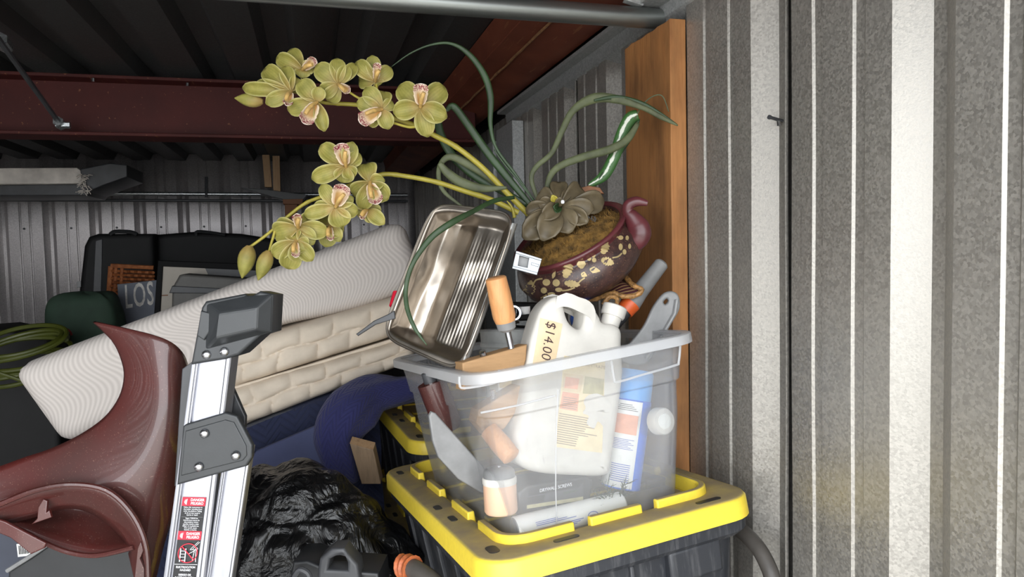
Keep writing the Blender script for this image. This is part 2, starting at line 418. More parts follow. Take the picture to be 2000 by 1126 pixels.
class MB:
    def __init__(s): s.v = []; s.f = []; s.uv = {}
    def add(s, vs, fs, uvs=None):
        o = len(s.v); s.v += [V(p) for p in vs]; s.f += [tuple(i+o for i in f) for f in fs]
        if uvs:
            for i, u in enumerate(uvs): s.uv[o+i] = u
        return s
    def hexa(s, p):
        return s.add(p, [(0, 3, 2, 1), (4, 5, 6, 7), (0, 1, 5, 4), (1, 2, 6, 5), (2, 3, 7, 6), (3, 0, 4, 7)])
    def box(s, lo, hi, M=None):
        x0, y0, z0 = lo; x1, y1, z1 = hi
        p = [V(q) for q in ((x0, y0, z0), (x1, y0, z0), (x1, y1, z0), (x0, y1, z0), (x0, y0, z1), (x1, y0, z1), (x1, y1, z1), (x0, y1, z1))]
        if M: p = [M @ q for q in p]
        return s.hexa(p)
    def beam(s, a, b, w, h, up=V((0, 0, 1))):
        a, b = V(a), V(b); t = (b-a).normalized(); x = t.cross(V(up)).normalized()*w/2; y = x.cross(t).normalized()*h/2
        return s.hexa([a-x-y, a+x-y, a+x+y, a-x+y, b-x-y, b+x-y, b+x+y, b-x+y])
    def tube(s, pts, r, n=10, caps=True, flat=None, up=None):
        pts = [V(p) for p in pts]; N = len(pts)
        if isinstance(r, (int, float)): r = [r]*N
        t0 = (pts[1]-pts[0]).normalized()
        a = V(up) if up else (V((0, 0, 1)) if abs(t0.z) < .9 else V((1, 0, 0)))
        x = (a-t0*a.dot(t0)).normalized(); vs = []; 
        for i in range(N):
            t = (pts[min(i+1, N-1)]-pts[max(i-1, 0)]).normalized()
            x = (x-t*x.dot(t)).normalized(); y = t.cross(x)
            fl = flat[i] if isinstance(flat, list) else (flat or 1.0)
            for k in range(n):
                an = 2*math.pi*k/n
                vs.append(pts[i]+(x*math.cos(an)*fl+y*math.sin(an))*r[i])
        fs = [(i*n+k, i*n+(k+1) % n, (i+1)*n+(k+1) % n, (i+1)*n+k) for i in range(N-1) for k in range(n)]
        if caps: fs += [tuple(reversed(range(n))), tuple((N-1)*n+k for k in range(n))]
        uv = [(k/n, i/(N-1)) for i in range(N) for k in range(n)]
        return s.add(vs, fs, uv)
    def lathe(s, prof, M, n=36, capa=True, capb=True, sx=1.0, sy=1.0):
        vs = [M @ V((r*math.cos(2*math.pi*k/n)*sx, r*math.sin(2*math.pi*k/n)*sy, z)) for r, z in prof for k in range(n)]
        N = len(prof)
        fs = [(i*n+k, i*n+(k+1) % n, (i+1)*n+(k+1) % n, (i+1)*n+k) for i in range(N-1) for k in range(n)]
        if capa: fs.append(tuple(reversed(range(n))))
        if capb: fs.append(tuple((N-1)*n+k for k in range(n)))
        return s.add(vs, fs)
    def grid(s, f, nu, nv, uvf=None, closeu=False):
        vs = []; uvs = []
        for j in range(nv+1):
            for i in range(nu+1):
                vs.append(f(i/nu, j/nv)); uvs.append(uvf(i/nu, j/nv) if uvf else (i/nu, j/nv))
        w = nu+1
        fs = [(j*w+i, j*w+i+1, (j+1)*w+i+1, (j+1)*w+i) for j in range(nv) for i in range(nu)]
        return s.add(vs, fs, uvs)
    def loops(s, rings, capa=False, capb=False):
        n = len(rings[0]); vs = [p for r in rings for p in r]
        fs = [(i*n+k, i*n+(k+1) % n, (i+1)*n+(k+1) % n, (i+1)*n+k) for i in range(len(rings)-1) for k in range(n)]
        if capa: fs.append(tuple(reversed(range(n))))
        if capb: fs.append(tuple((len(rings)-1)*n+k for k in range(n)))
        return s.add(vs, fs)
    def build(s, name, mat, parent=None, smooth=True, bevel=0, seg=2, solid=0, local=False, ang=38, sub=0, fix=True):
        me = bpy.data.meshes.new(name); vs = s.v
        ob = bpy.data.objects.new(name, me)
        if parent is None and not local:
            xs = [p.x for p in vs]; ys = [p.y for p in vs]; zs = [p.z for p in vs]
            o = V(((min(xs)+max(xs))/2, (min(ys)+max(ys))/2, min(zs)))
            vs = [p-o for p in vs]; ob.location = o
        elif parent is not None:
            r = parent
            while r.parent: r = r.parent
            if not local:
                Mi = r.matrix_basis.inverted(); vs = [Mi @ p for p in vs]
            ob.parent = parent
        me.from_pydata([tuple(p) for p in vs], [], s.f)
        if s.uv:
            ul = me.uv_layers.new(name='UVMap')
            for l in me.loops: ul.data[l.index].uv = s.uv.get(l.vertex_index, (0, 0))
        if fix:
            bm = bmesh.new(); bm.from_mesh(me); bmesh.ops.recalc_face_normals(bm, faces=bm.faces); bm.to_mesh(me); bm.free()
        if smooth:
            me.polygons.foreach_set('use_smooth', [True]*len(me.polygons)); me.set_sharp_from_angle(angle=math.radians(ang))
        me.materials.append(mat); COL.objects.link(ob)
        if sub:
            m = ob.modifiers.new('sub', 'SUBSURF'); m.levels = m.render_levels = sub
        if solid:
            m = ob.modifiers.new('solid', 'SOLIDIFY'); m.thickness = solid; m.offset = 0
        if bevel:
            m = ob.modifiers.new('bevel', 'BEVEL'); m.width = bevel; m.segments = seg; m.limit_method = 'ANGLE'; m.angle_limit = math.radians(40)
        return ob
def tag(o, label=None, cat=None, group=None, kind=None):
    for k, v in (('label', label), ('category', cat), ('group', group), ('kind', kind)):
        if v: o[k] = v
    return o
def thing(name, label, cat, loc=(0, 0, 0), M=None, group=None):
    o = bpy.data.objects.new(name, None); o.empty_display_size = .05; COL.objects.link(o)
    if M is not None: o.matrix_basis = M
    else: o.location = loc
    return tag(o, label, cat, group)
def structure(name, M=None):
    o = bpy.data.objects.new(name, None); COL.objects.link(o)
    if M is not None: o.matrix_basis = M
    o['kind'] = 'structure'; return o
def copy_tree(o, parent=None):
    c = o.copy(); COL.objects.link(c); c.parent = parent
    for ch in list(o.children): copy_tree(ch, c)
    return c
def _curve_mesh(cu):
    ob = bpy.data.objects.new('tmp', cu); COL.objects.link(ob)
    dg = bpy.context.evaluated_depsgraph_get(); dg.update()
    me = bpy.data.meshes.new_from_object(ob.evaluated_get(dg))
    vs = [v.co.copy() for v in me.vertices]; fs = [tuple(p.vertices) for p in me.polygons]
    bpy.data.objects.remove(ob); bpy.data.curves.remove(cu); bpy.data.meshes.remove(me)
    return vs, fs
def extr(outer, holes, t, bevel, to3d, seg=3):
    """extrude a 2D outline; front face at c = 0, back at c = -t"""
    cu = bpy.data.curves.new('tmp', 'CURVE'); cu.dimensions = '2D'; cu.fill_mode = 'BOTH'
    for lp in [outer]+list(holes):
        sp = cu.splines.new('POLY'); sp.points.add(len(lp)-1)
        for q, p in zip(sp.points, lp): q.co = (p[0], p[1], 0, 1)
        sp.use_cyclic_u = True
    cu.extrude = max(t/2-bevel, 1e-5); cu.bevel_depth = bevel; cu.bevel_resolution = seg; cu.offset = -bevel
    vs, fs = _curve_mesh(cu)
    return [to3d(p.x, p.y, p.z-t/2) for p in vs], fs
def plate(px, d, t, bevel=.002, holes=(), smooth=0):
    """outline in pixels, a slab facing the lens at camera depth d, thickness t behind"""
    k = d/FPX
    f2 = lambda L: [((x-1000)*k, -(y-563)*k) for x, y in L]
    o = f2(px)
    if smooth: o = [(p.x, p.y) for p in crom([(a, b, 0) for a, b in o], smooth, True)]
    return extr(o, [f2(h) for h in holes], t, bevel, lambda a, b, c: CC+CR*a+CU*b+CF*(d-c))
def text2d(s, size=1.0, align='CENTER', bold=0.0, shear=0.0, spacing=1.0):
    cu = bpy.data.curves.new('tmp', 'FONT'); cu.body = s; cu.size = size; cu.align_x = align; cu.align_y = 'CENTER'
    cu.offset = bold; cu.shear = shear; cu.space_character = spacing; cu.resolution_u = 3
    return _curve_mesh(cu)
def bvh(ob):
    r = ob
    while r.parent: r = r.parent
    M = r.matrix_basis
    return BVHTree.FromPolygons([M @ v.co for v in ob.data.vertices], [tuple(p.vertices) for p in ob.data.polygons])
def on_surf(tree, x, y, eps=.0006, back=None):
    r = ray(x, y).normalized()
    h = tree.ray_cast(CC, r)
    if h[0] is None:
        return None
    return h[0]-r*eps
def wrap_px(mb, tree, vs, fs, eps=.0006):
    """lay flat pixel-space geometry (print) onto a surface"""
    P = [on_surf(tree, x, y, eps) for x, y in vs]
    for f in fs:
        if all(P[i] is not None for i in f):
            mb.add([P[i] for i in f], [tuple(range(len(f)))])
def polypx(pts, n=0, closed=True):
    return [(p.x, p.y) for p in crom([(a, b, 0) for a, b in pts], n, closed)] if n else pts
def gridpx(q, nu=6, nv=6):
    """grid inside a pixel quad (tl, tr, br, bl)"""
    vs = []; 
    for j in range(nv+1):
        for i in range(nu+1):
            a, b = i/nu, j/nv
            vs.append(tuple((q[0][k]*(1-a)+q[1][k]*a)*(1-b)+(q[3][k]*(1-a)+q[2][k]*a)*b for k in (0, 1)))
    w = nu+1
    return vs, [(j*w+i, j*w+i+1, (j+1)*w+i+1, (j+1)*w+i) for j in range(nv) for i in range(nu)]
def fan(pts):
    n = len(pts); cx = sum(p[0] for p in pts)/n; cy = sum(p[1] for p in pts)/n
    return pts+[(cx, cy)], [(i, (i+1) % n, n) for i in range(n)]

#=====STRUCTURE=====
YF, YB, XL, XR, ZT = -.3, 5.65, -2.35, .80, HC+.53
# floor, driveway
tag(MB().box((XL-.1, YF, -.08), (XR+.1, YB+.1, 0)).build('floor', M_CONC, smooth=False), kind='structure')
tag(MB().box((-12, -14, -.1), (12, YF, -.012)).build('driveway', M_DRIVE, smooth=False), kind='structure')

PITCH = .337
def pan_profile(y_far, y_near, first=True, last=True):
    """(Y, X) polyline of one wall sheet from far to near; major ribs recessed away from the room"""
    pts = []
    k0 = math.floor((y_near-.843)/PITCH)-1
    k1 = math.ceil((y_far-.843)/PITCH)+1
    for k in range(k1, k0-1, -1):
        r = .843+k*PITCH
        pts += [(r, 0), (r-.040, .032), (r-.062, .032), (r-.104, 0)]
        for a, b in ((.170, .196), (.260, .287)):
            pts += [(r-a, 0), (r-a-.0042, .0034), (r-b+.0042, .0034), (r-b, 0)]
    return [(y, x) for y, x in pts if y_near-1e-6 <= y <= y_far+1e-6]
def sheet(prof, z0, z1, to3d, zs=None):
    mb = MB(); n = len(prof); zz = zs or [z0, z1]
    vs = [to3d(y, x, z) for z in zz for y, x in prof]
    fs = [(j*n+i, j*n+i+1, (j+1)*n+i+1, (j+1)*n+i) for j in range(len(zz)-1) for i in range(n-1)]
    return mb.add(vs, fs)
wr = structure('wall_right')
ends = [YB, 4.45, 3.44, 2.091, 1.08, YF]
seams = [YB, 1.18-.104+PITCH*9, 1.18-.104+PITCH*6, 1.18-.104+PITCH*3, 1.18-.104, YF]
for i in range(5):
    far, near = seams[i], seams[i+1]
    pr = pan_profile(far-.012, near+.02)
    pr = ([(far, 0)] if i == 0 else [(far+.095, .041), (far+.03, .037), (far-.004, .009), (far-.012, .002)]) + pr
    if i < 4: pr = pr+[(near+.006, .005), (near+.003, .0), (near+.003, .006)]
    else: pr = pr+[(near, 0)]
    wav = random.Random(i)
    def to3(y, x, z, i=i):
        w = .0035*math.sin(z*5.1+i)*noise.noise(V((y*6, z*1.3, i)))
        return V((XR+x+w, y, z))
    zs = [0+(ZT+.02)*j/24 for j in range(25)]
    sheet(pr, 0, ZT, to3, zs).build('panel', M_WALL, wr, solid=.0012, ang=12, fix=False)
MB().box((XR+.06, YF, 0), (XR+.075, YB+.2, HC+.85)).build('light_leak_screen', M_ROOF, wr, smooth=False)  # unseen sheet added to stop light leaking through the wall seams
# screw standing out of the seam
scw = thing('wall_screw', 'small grey screw sticking out of the corrugated wall seam', 'screw', at_x(1517, 233, XR+.02))
p = at_x(1528, 236, XR+.03); q = p+(at_d(1504, 229, p.y*.963+p.x*.27-.03)-p)
MB().tube([p, q], .0032, 8).build('shank', M_GREYD, scw)
MB().tube([q, q+(q-p).normalized()*.003], .0042, 8).build('screw_head', M_GREYD, scw)
MB().tube([at_x(1520, 236, XR+.02), at_x(1521, 246, XR+.02)], .003, 8).build('clip', M_STEEL, scw)

# back wall
wb = structure('wall_back')
BP = .288; x0 = -1.785
bx = []
k = -3
while x0+k*BP < XR+.3:
    r = x0+k*BP
    bx += [(r, 0), (r+.030, .038), (r+.050, .038), (r+.080, 0)]
    for a, b in ((.145, .160), (.205, .22)): bx += [(r+a, 0), (r+a+.004, .005), (r+b-.004, .005), (r+b, 0)]
    k += 1
bx = [(x, d) for x, d in bx if XL <= x <= XR+.02]
for j in range(4):
    lo, hi = XL+(XR+.02-XL)*j/4, XL+(XR+.02-XL)*(j+1)/4
    seg = [q for q in bx if lo-.02 <= q[0] <= hi+.02]
    # a rib opens away from the room; its steep sides stay dark
    sheet(seg, 0, 0, lambda x, d, z, j=j: V((x, YB+.04+d+.001*j, z)), [0, HC+.2, HC+.9]).build('panel', M_BACKW, wb, solid=.001, ang=12, fix=False)
for j in range(9):
    xx = x0+.195+(j-1)*BP
    MB().lathe([(.0, -.004), (.008, -.003), (.008, 0)], Matrix.Translation((xx-.02, YB+.036, HC+.22)) @ Matrix.Rotation(math.pi/2, 4, 'X'), 8).build('rivet', M_GREYD, wb)
MB().box((XL-.1, YB+.085, 0), (XR+.1, YB+.1, HC+.9)).build('light_leak_screen', M_ROOF, wb, smooth=False)  # added backing that keeps stray light out behind the back sheets
# left wall and its sheets, out of frame
wl = structure('wall_left')
sheet(pan_profile(YB, YF), 0, 0, lambda y, x, z: V((XL-x, y, z)), [0, HC+.8]).build('panel', M_BACKW, wl, solid=.001, ang=12, fix=False)

# roof deck with ribs running front to back
ce = structure('ceiling')
ZC = HC+.715
rx = []; k = 0; x = XL-.05
while x < XR+.2:
    rx += [(x, 0), (x+.025, .045), (x+.14, .045), (x+.165, 0)]
    x += .235
for j in range(3):
    lo, hi = [-9, -.98, .05][j], [-.98, .05, 9][j]
    seg = [q for q in rx if lo <= q[0] <= hi+.05]
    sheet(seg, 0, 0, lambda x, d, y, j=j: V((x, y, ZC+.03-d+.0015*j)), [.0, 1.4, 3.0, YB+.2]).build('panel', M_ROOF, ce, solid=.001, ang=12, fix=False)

MB().box((XL-.2, .0, ZC+.05), (XR+.2, YB+.2, ZC+.065)).build('light_leak_screen', M_ROOF, ce, smooth=False)  # unseen cover added above the roof ribs to shut out light
MB().box((XL-.08, YF, 0), (XL-.06, YB+.2, HC+.85)).build('light_leak_screen', M_ROOF, wl, smooth=False)  # added outside the left wall to block light, out of view
# steel frame
def channel(name, label, secpts, a, b, axis, mat=M_RED):
    """sweep a closed section (list of 2D) along x or y"""
    mb = MB(); n = len(secpts); rings = []
    for q in (a, b):
        rings.append([V((s0, q, s1)) if axis == 'y' else V((q, s0, s1)) for s0, s1 in secpts])
    mb.loops(rings, True, True)
    o = mb.build(name, mat, bevel=.002); return tag(o, label, 'beam')
Yb = 2.93
# crossing I-beam (flanges top and bottom)
z0, z1 = HC+.452, HC+.672
channel('roof_beam', 'dark red steel beam crossing under the roof behind the orchids',
        [(Yb+.03, z0), (Yb+.03, z0+.012), (Yb+.10, z0+.014), (Yb+.10, z1-.014), (Yb+.03, z1-.012), (Yb+.03, z1), (Yb+.17, z1), (Yb+.17, z1-.012), (Yb+.108, z1-.014), (Yb+.108, z0+.014), (Yb+.17, z0+.012), (Yb+.17, z0)],
        XL, .70, 'x')
ca = structure('trim_1'); 
# eave channel along the right wall
ex0, ex1 = .56, .765
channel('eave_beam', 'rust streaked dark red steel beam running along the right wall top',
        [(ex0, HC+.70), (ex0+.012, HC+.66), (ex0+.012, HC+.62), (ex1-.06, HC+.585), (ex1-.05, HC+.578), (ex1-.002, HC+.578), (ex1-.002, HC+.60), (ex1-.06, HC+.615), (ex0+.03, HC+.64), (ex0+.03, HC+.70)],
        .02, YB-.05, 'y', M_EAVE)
rbp = [V((.633+.004*noise.noise(V((0, y*9, 3))), y, HC+.6005-.002+.002*noise.noise(V((y*14, 1, 1))))) for y in [1.75+.06*i for i in range(34)]]
tag(MB().tube(rbp, [.004*(1+.5*noise.noise(V((i*.7, 2, 9)))) for i in range(34)], 6).build('sealant_bead', pm('rusty_tan_sealant', (136, 98, 64), .8, var=.3, scale=40)), 'thin rust coloured bead of sealant along the eave beam', 'sealant')
# grey angle on top of the wall sheets
MB().loops([[V((XR-.045, q, HC+.565)), V((XR+.035, q, HC+.565)), V((XR+.035, q, HC+.495)), V((XR+.028, q, HC+.495)), V((XR-.006, q, HC+.52)), V((XR-.010, q, HC+.553)), V((XR-.045, q, HC+.553))] for q in (.0, 2.87)], True, True).build('angle', M_TRIM, ca, bevel=.001)
# pipe across the front
pa = at_x(1290, 37, .795)
pp = thing('cross_pipe', 'galvanised round pipe crossing high in front of the roof', 'pipe', pa)
pb = V((XL+.02, pa.y, pa.z))
MB().tube([pa, pb], .023, 24).build('tube', M_PIPE, pp)
# hanger plates at its wall end
MB().box((.735, pa.y-.10, pa.z+.024), (.80, pa.y+.02, pa.z+.030)).build('hanger_plate', M_TRIM, pp, bevel=.001)
MB().hexa([V(q) for q in ((.70, pa.y-.02, pa.z+.03), (.742, pa.y-.02, pa.z+.02), (.742, pa.y+.0, pa.z+.02), (.70, pa.y, pa.z+.03), (.74, pa.y-.02, pa.z+.10), (.79, pa.y-.02, pa.z+.10), (.79, pa.y, pa.z+.10), (.74, pa.y, pa.z+.10))]).build('hanger_strap', M_TRIM, pp, bevel=.001)

# steel column by the crossing beam
sc_ = thing('steel_column', 'grey boxed steel column against right wall below the beams', 'column', (.76, 2.9, 0))
MB().box((.742, 2.905, 0), (XR-.002, 3.10, HC+.452)).build('flange', M_TRIM, sc_, bevel=.003)
MB().box((.752, 2.64, 0), (XR-.002, 2.885, HC+.49)).build('web', M_TRIM, sc_, bevel=.003)

# stained board standing against the wall
mb = MB(); n = 12
top = []
yy0, yy1 = 1.415, 1.645
for sidex in (.760, .7985):
    for i in range(n+1):
        y = yy0+(yy1-yy0)*i/n
        top.append((sidex, y, HC+.487+.004*noise.noise(V((y*40, sidex*60, 2)))))
w = n+1
vs = [V(q) for q in top]+[V((q[0], q[1], 0)) for q in top]
fs = []
for i in range(n):
    fs += [(i, i+1, w+i+1, w+i), (i, 2*w+i, 2*w+i+1, i+1), (w+i, w+i+1, 3*w+i+1, 3*w+i), (2*w+i, 3*w+i, 3*w+i+1, 2*w+i+1)]
fs += [(0, w, 3*w, 2*w), (n, 2*w+n, 3*w+n, w+n)]
post = tag(mb.add(vs, fs).build('wooden_board', M_POST, bevel=.002), 'tall stained wooden board standing upright against the corrugated wall', 'board')

# brace rod at upper left
a, b = at_y(-40, 25, 2.25), at_y(118, 243, 2.93)
br = thing('brace_rod', 'thin dark steel brace rod bolted to the crossing beam', 'rod', b)
MB().tube([a, b], .0085, 8).build('rod', M_GREYD, br)
d = (b-a).normalized()
MB().tube([b-d*.03, b+d*.01], .018, 6).build('nut', M_GALV, br)
c = at_y(125, 244, 2.92); MB().tube([c-V((.025, 0, 0)), c+V((.02, 0, 0))], .012, 6).build('bolt', M_GALV, br)
c = at_y(5, 82, 2.42); MB().tube([c-d*.02, c+d*.03], .02, 6).build('coupling_nut', M_GALV, br)
for i, (x, y) in enumerate(((182, 155), (366, 164))):
    c = at_y(x, y, Yb+.03)
    tag(MB().lathe([(0.0, 0), (.006, .002), (.006, .014), (.0, .016)], Matrix.Translation(c+V((0, 0, -.01))), 8).build('bolt_tip', M_STEEL), ['small pale bolt tip on the red beam, nearer the brace rod', 'small pale bolt tip on the red beam, nearer the orchids'][i], 'bolt', 'bolt tips on the red beam')
#=====OBJECTS=====
# ------------------------------------------------------------------ yellow-lidded totes
TW_, TL_ = .516, .777
def rrect(x0, y0, x1, y1, r, z, n=6):
    out = []
    for cx, cy, a0 in ((x1-r, y0+r, -90), (x1-r, y1-r, 0), (x0+r, y1-r, 90), (x0+r, y0+r, 180)):
        for i in range(n+1):
            a = math.radians(a0+90*i/n); out.append(V((cx+r*math.cos(a), cy+r*math.sin(a), z)))
    return out
def inset(d, r, z): return rrect(d, d, TW_-d, TL_-d, max(r-d, .012), z)
def sweep_rect(path, w, z0, z1):
    """raised ridge along a flat path"""
    mb = MB(); rings = []
    N = len(path)
    for i, p in enumerate(path):
        t = (path[min(i+1, N-1)]-path[max(i-1, 0)]).normalized(); s_ = V((-t.y, t.x, 0))*w/2
        rings.append([V((p.x, p.y, z0))-s_, V((p.x, p.y, z0))+s_, V((p.x, p.y, z1))+s_*.8, V((p.x, p.y, z1))-s_*.8])
    return mb.loops(rings, True, True)
TB = -.325
def make_tote(M, label):
    t = thing('storage_tote', label, 'tote', M=M, group='black storage totes with yellow lids')
    b = MB(); R = .06
    b.loops([inset(.058, .09, TB), inset(.052, .09, TB+.02), inset(.026, .08, -.07), inset(.012, .07, -.066), inset(.006, R, -.058), inset(.004, R, -.03), inset(.02, R, -.03)], True, False)
    b.build('body', M_TOTE, t, local=True, ang=30)
    # moulded grips and ribs on the sides
    def pad(u0, u1, v0, v1, z0=-.118, z1=-.062):
        return MB().box((u0, v0, z0), (u1, v1, z1)).build('grip_block', M_TOTE, t, local=True, bevel=.006, seg=3)
    pad(.085, .195, .010, .05); pad(.325, .43, .010, .05)
    for u in (.258,): MB().box((u-.004, .02, TB+.05), (u+.004, .06, -.07)).build('rib', M_TOTE, t, local=True, bevel=.002)
    for v in (.14, .26, .38, .5, .62):
        MB().hexa([V(q) for q in ((.045, v-.006, TB+.03), (.07, v-.006, TB+.03), (.07, v+.006, TB+.03), (.045, v+.006, TB+.03), (.020, v-.006, -.075), (.06, v-.006, -.075), (.06, v+.006, -.075), (.020, v+.006, -.075))]).build('rib', M_TOTE, t, local=True, bevel=.002)
    l = MB()
    l.loops([inset(.010, R, -.034), inset(-.002, R, -.036), inset(.000, R, -.006), inset(.004, R, -.001), inset(.010, R, 0), inset(.056, .085, 0), inset(.062, .09, -.003), inset(.066, .09, -.014)], False, True)
    lid = l.build('lid', M_YEL, t, local=True, ang=45)
    q = .058; r = .045
    def corner(cx, cy, sx, sy, la=.075, lb=.075):
        pts = [V((cx+sx*(r+la), cy, 0))]
        for i in range(7):
            a = math.radians(90*i/6); pts.append(V((cx+sx*(r-r*math.sin(a)), cy+sy*(r-r*math.cos(a)), 0)))
        pts.append(V((cx, cy+sy*(r+lb), 0))); return pts
    for cx, cy, sx, sy in ((q, q, 1, 1), (TW_-q, q, -1, 1), (q, TL_-q, 1, -1), (TW_-q, TL_-q, -1, -1)):
        sweep_rect(corner(cx, cy, sx, sy), .017, -.014, .014).build('ridge', M_YEL, lid, local=True, bevel=.003)
    for y in (q, TL_-q):
        sweep_rect([V((TW_/2-.05, y, 0)), V((TW_/2+.05, y, 0))], .017, -.014, .014).build('ridge', M_YEL, lid, local=True, bevel=.003)
    for x in (q, TW_-q):
        for v in (.285, .475):
            sweep_rect([V((x, v-.052, 0)), V((x, v+.052, 0))], .017, -.014, .014).build('ridge', M_YEL, lid, local=True, bevel=.003)
    # cross bars moulded in the middle of the lid
    for v in (.25, .39, .53):
        MB().box((.09, v-.012, -.014), (TW_-.09, v+.012, -.008)).build('cross_bar', M_YEL, lid, local=True, bevel=.002)
    for u, v, lu, lv in ((.036, .062, .018, .034), (.15, .027, .045, .013), (.03, .262, .013, .034), (.026, .35, .014, .03), (.03, .70, .014, .036), (.425, .026, .05, .012), (.48, .16, .016, .05), (.49, .45, .014, .04)):
        MB().loops([rrect(u-lu/2, v-lv/2, u+lu/2, v+lv/2, min(lu, lv)*.45, z, 4) for z in (-.004, .0011)], True, True).build('slot', M_BLACK, lid, local=True)
    return t
tote = make_tote(MT, 'nearest black tote with dusty yellow lid carrying the clear tub')
def place_tote(M, label, zs=1.0):
    c = copy_tree(tote); c.matrix_basis = M @ Matrix.Diagonal((1, 1, zs, 1)); c['label'] = label; return c
def RZ(a): return Matrix.Rotation(math.radians(a), 4, 'Z')
def TR(x, y, z): return Matrix.Translation((x, y, z))
# behind: upper, under it, and the one the nearest tote stands on
place_tote(TR(.235, 1.845, HC-.497) @ RZ(5), 'black tote with yellow lid directly behind the clear tub, beside the blue blanket')
place_tote(TR(.215, 1.935, HC-.81) @ RZ(5), 'black tote with yellow lid between garbage bag and nearest tote, under the rear tote', .95)
place_tote(TR(.155, 1.14, HC-.835) @ RZ(3), 'black tote with yellow lid lowest at the bottom edge, under the nearest tote', .92)
place_tote(TR(.16, 1.14, .318) @ RZ(3), 'black tote with yellow lid hidden at the floor below the nearest stack', .978)
place_tote(TR(.22, 1.95, .335) @ RZ(5), 'black tote with yellow lid hidden at the floor below the rear stack', 1.03)

# ------------------------------------------------------------------ clear tub
tub = thing('clear_tub', 'hazy clear plastic tub full of odds and ends on yellow lid', 'tub', M=MT)
def tubrect(u0, v0, u1, v1, r, z, tilt=0.0, n=6):
    return [V((p.x, p.y, z+tilt*(p.x-.24))) for p in rrect(u0, v0, u1, v1, r, 0, n)]
TF = -.0135
def tring(f, z, tilt):  # f 0 at base .. 1 at rim
    a = (.082+(.045-.082)*f, .093+(.050-.093)*f, .420+(.452-.420)*f, .60+(.655-.60)*f)
    return tubrect(*a, .045+.005*f, z, tilt)
rings = [tring(0, TF, 0), tring(.05, TF+.012, 0), tring(.5, .145, .012), tring(.60, .203, .02), tring(.72, .207, .02), tring(1, .286, .03)]
mb = MB(); mb.loops(rings, True, False)
mb.build('wall', M_CLEAR, tub, local=True, solid=.0016, ang=30)
# flared rim with rolled edge
def orect(o, z): return tubrect(.045-o, .050-o, .452+o, .655+o, .05+o, z, .03)
MB().loops([orect(-.001, .284), orect(.014, .286), orect(.017, .284), orect(.018, .268), orect(.015, .267), orect(.013, .282), orect(-.001, .280)]).build('rim', M_CLEAR2, tub, local=True, ang=50)
# moulded lines: grip frames below the rim on the long front, and corner frames
def tubface(u, z, off=.002):
    f = max(0, min(1, (z-.0)/.29))
    return V((u, .093+(.050-.093)*f-off, z))
def frame_line(pts, r=.0022):
    MB().tube([MT @ p for p in pts], r, 6).build('moulded_line', M_CLEAR2, tub)
px2 = lambda L: [(lambda uz: tubface(uz[0], uz[1]))(T_uz(x, y, .056)) for x, y in L]
frame_line(crom(px2([(1188, 682), (1192, 705), (1200, 740), (1208, 745), (1260, 730), (1318, 713), (1325, 705), (1325, 662)]), 4))
frame_line(crom(px2([(1291, 660), (1294, 675), (1300, 678), (1330, 668)]), 4))
frame_line(crom(px2([(895, 734), (896, 748), (905, 757), (960, 748), (972, 740), (972, 722)]), 4))
frame_line(px2([(1085, 772), (1010, 792), (940, 806)]), .0018)
frame_line(px2([(1090, 760), (1093, 870), (1098, 960), (1105, 1040)]), .0012)

# ------------------------------------------------------------------ contents of the tub
def TS(v):  # smooth outline given in pixels -> (u, z) on plane v
    return lambda L, n=5: [(p.x, p.y) for p in crom([(*T_uz(x, y, v), 0) for x, y in L], n, True)]
def to_v(v): return lambda a, b, c: TW(a, v-c, b)
# white jug
jv = .125
jug = thing('plastic_jug', 'dirty white plastic jug with handle and price tag in the clear tub', 'jug', TW(.22, jv+.05, .03))
f = TS(jv)
out = f([(1004, 880), (1016, 820), (1032, 740), (1045, 675), (1058, 628), (1072, 598), (1094, 579), (1120, 577), (1150, 589), (1172, 602), (1183, 618), (1190, 630), (1214, 634), (1226, 646), (1227, 672), (1222, 740), (1212, 820), (1200, 900), (1190, 930), (1130, 931), (1060, 926), (1022, 912)])
hole = f([(1114, 594), (1134, 600), (1152, 608), (1152, 630), (1144, 643), (1129, 636), (1119, 621)])
body = MB().add(*extr(out, [], .105, .024, to_v(jv), 6)) if False else None
def jug_mesh():
    vs, fs = extr(out, [hole], .105, .020, to_v(jv), 6)
    o = MTI
    res = []
    for p in vs:   # handle and shoulder are thinner than the body
        q = o @ p; k = max(0, min(1, (q.z-.23)/.05)); mid = jv+.0525
        q.y = mid+(q.y-mid)*(1-.42*k); q.y -= .004*k; res.append(MT @ q)
    return res, fs
jb = MB().add(*jug_mesh()).build('body', M_WHITEP, jug, ang=60)
a, b = T(1188, 640, jv+.05), T(1202, 597, jv+.05)
ax = (b-a).normalized()
MB().tube([a, b-ax*.014], .0185, 20).build('neck', M_WHITEP, jug)
cp = MB(); cp.tube([b-ax*.022, b-ax*.018, b-ax*.002, b], [.022, .0235, .0235, .021], 28)
cap = cp.build('cap', M_WHITEP, jug)
jt = bvh(jb)
M_OLIVEP = pm('olive_print', (186, 178, 136), .6, var=.15, scale=60)
# price tag, written sideways
tg = MB(); wrap_px(tg, jt, *gridpx([(1055, 620), (1099, 632), (1086, 700), (1040, 712)], 10, 12), .0008)
tago = tg.build('price_tag', M_TAG, jug, fix=False)
tm = MB()
vs, fs = text2d('$14.00', 27, 'LEFT', bold=-.15, shear=.12, spacing=1.02)
ex = V((-.16, .987)); ey = V((.985, .17))   # reading direction runs down the jug
wrap_px(tm, jt, [(1077+p.x*ex.x+p.y*ey.x, 627+p.x*ex.y+p.y*ey.y) for p in vs], fs, .0015)
tm.build('price_lettering', M_MARK, tago, fix=False)
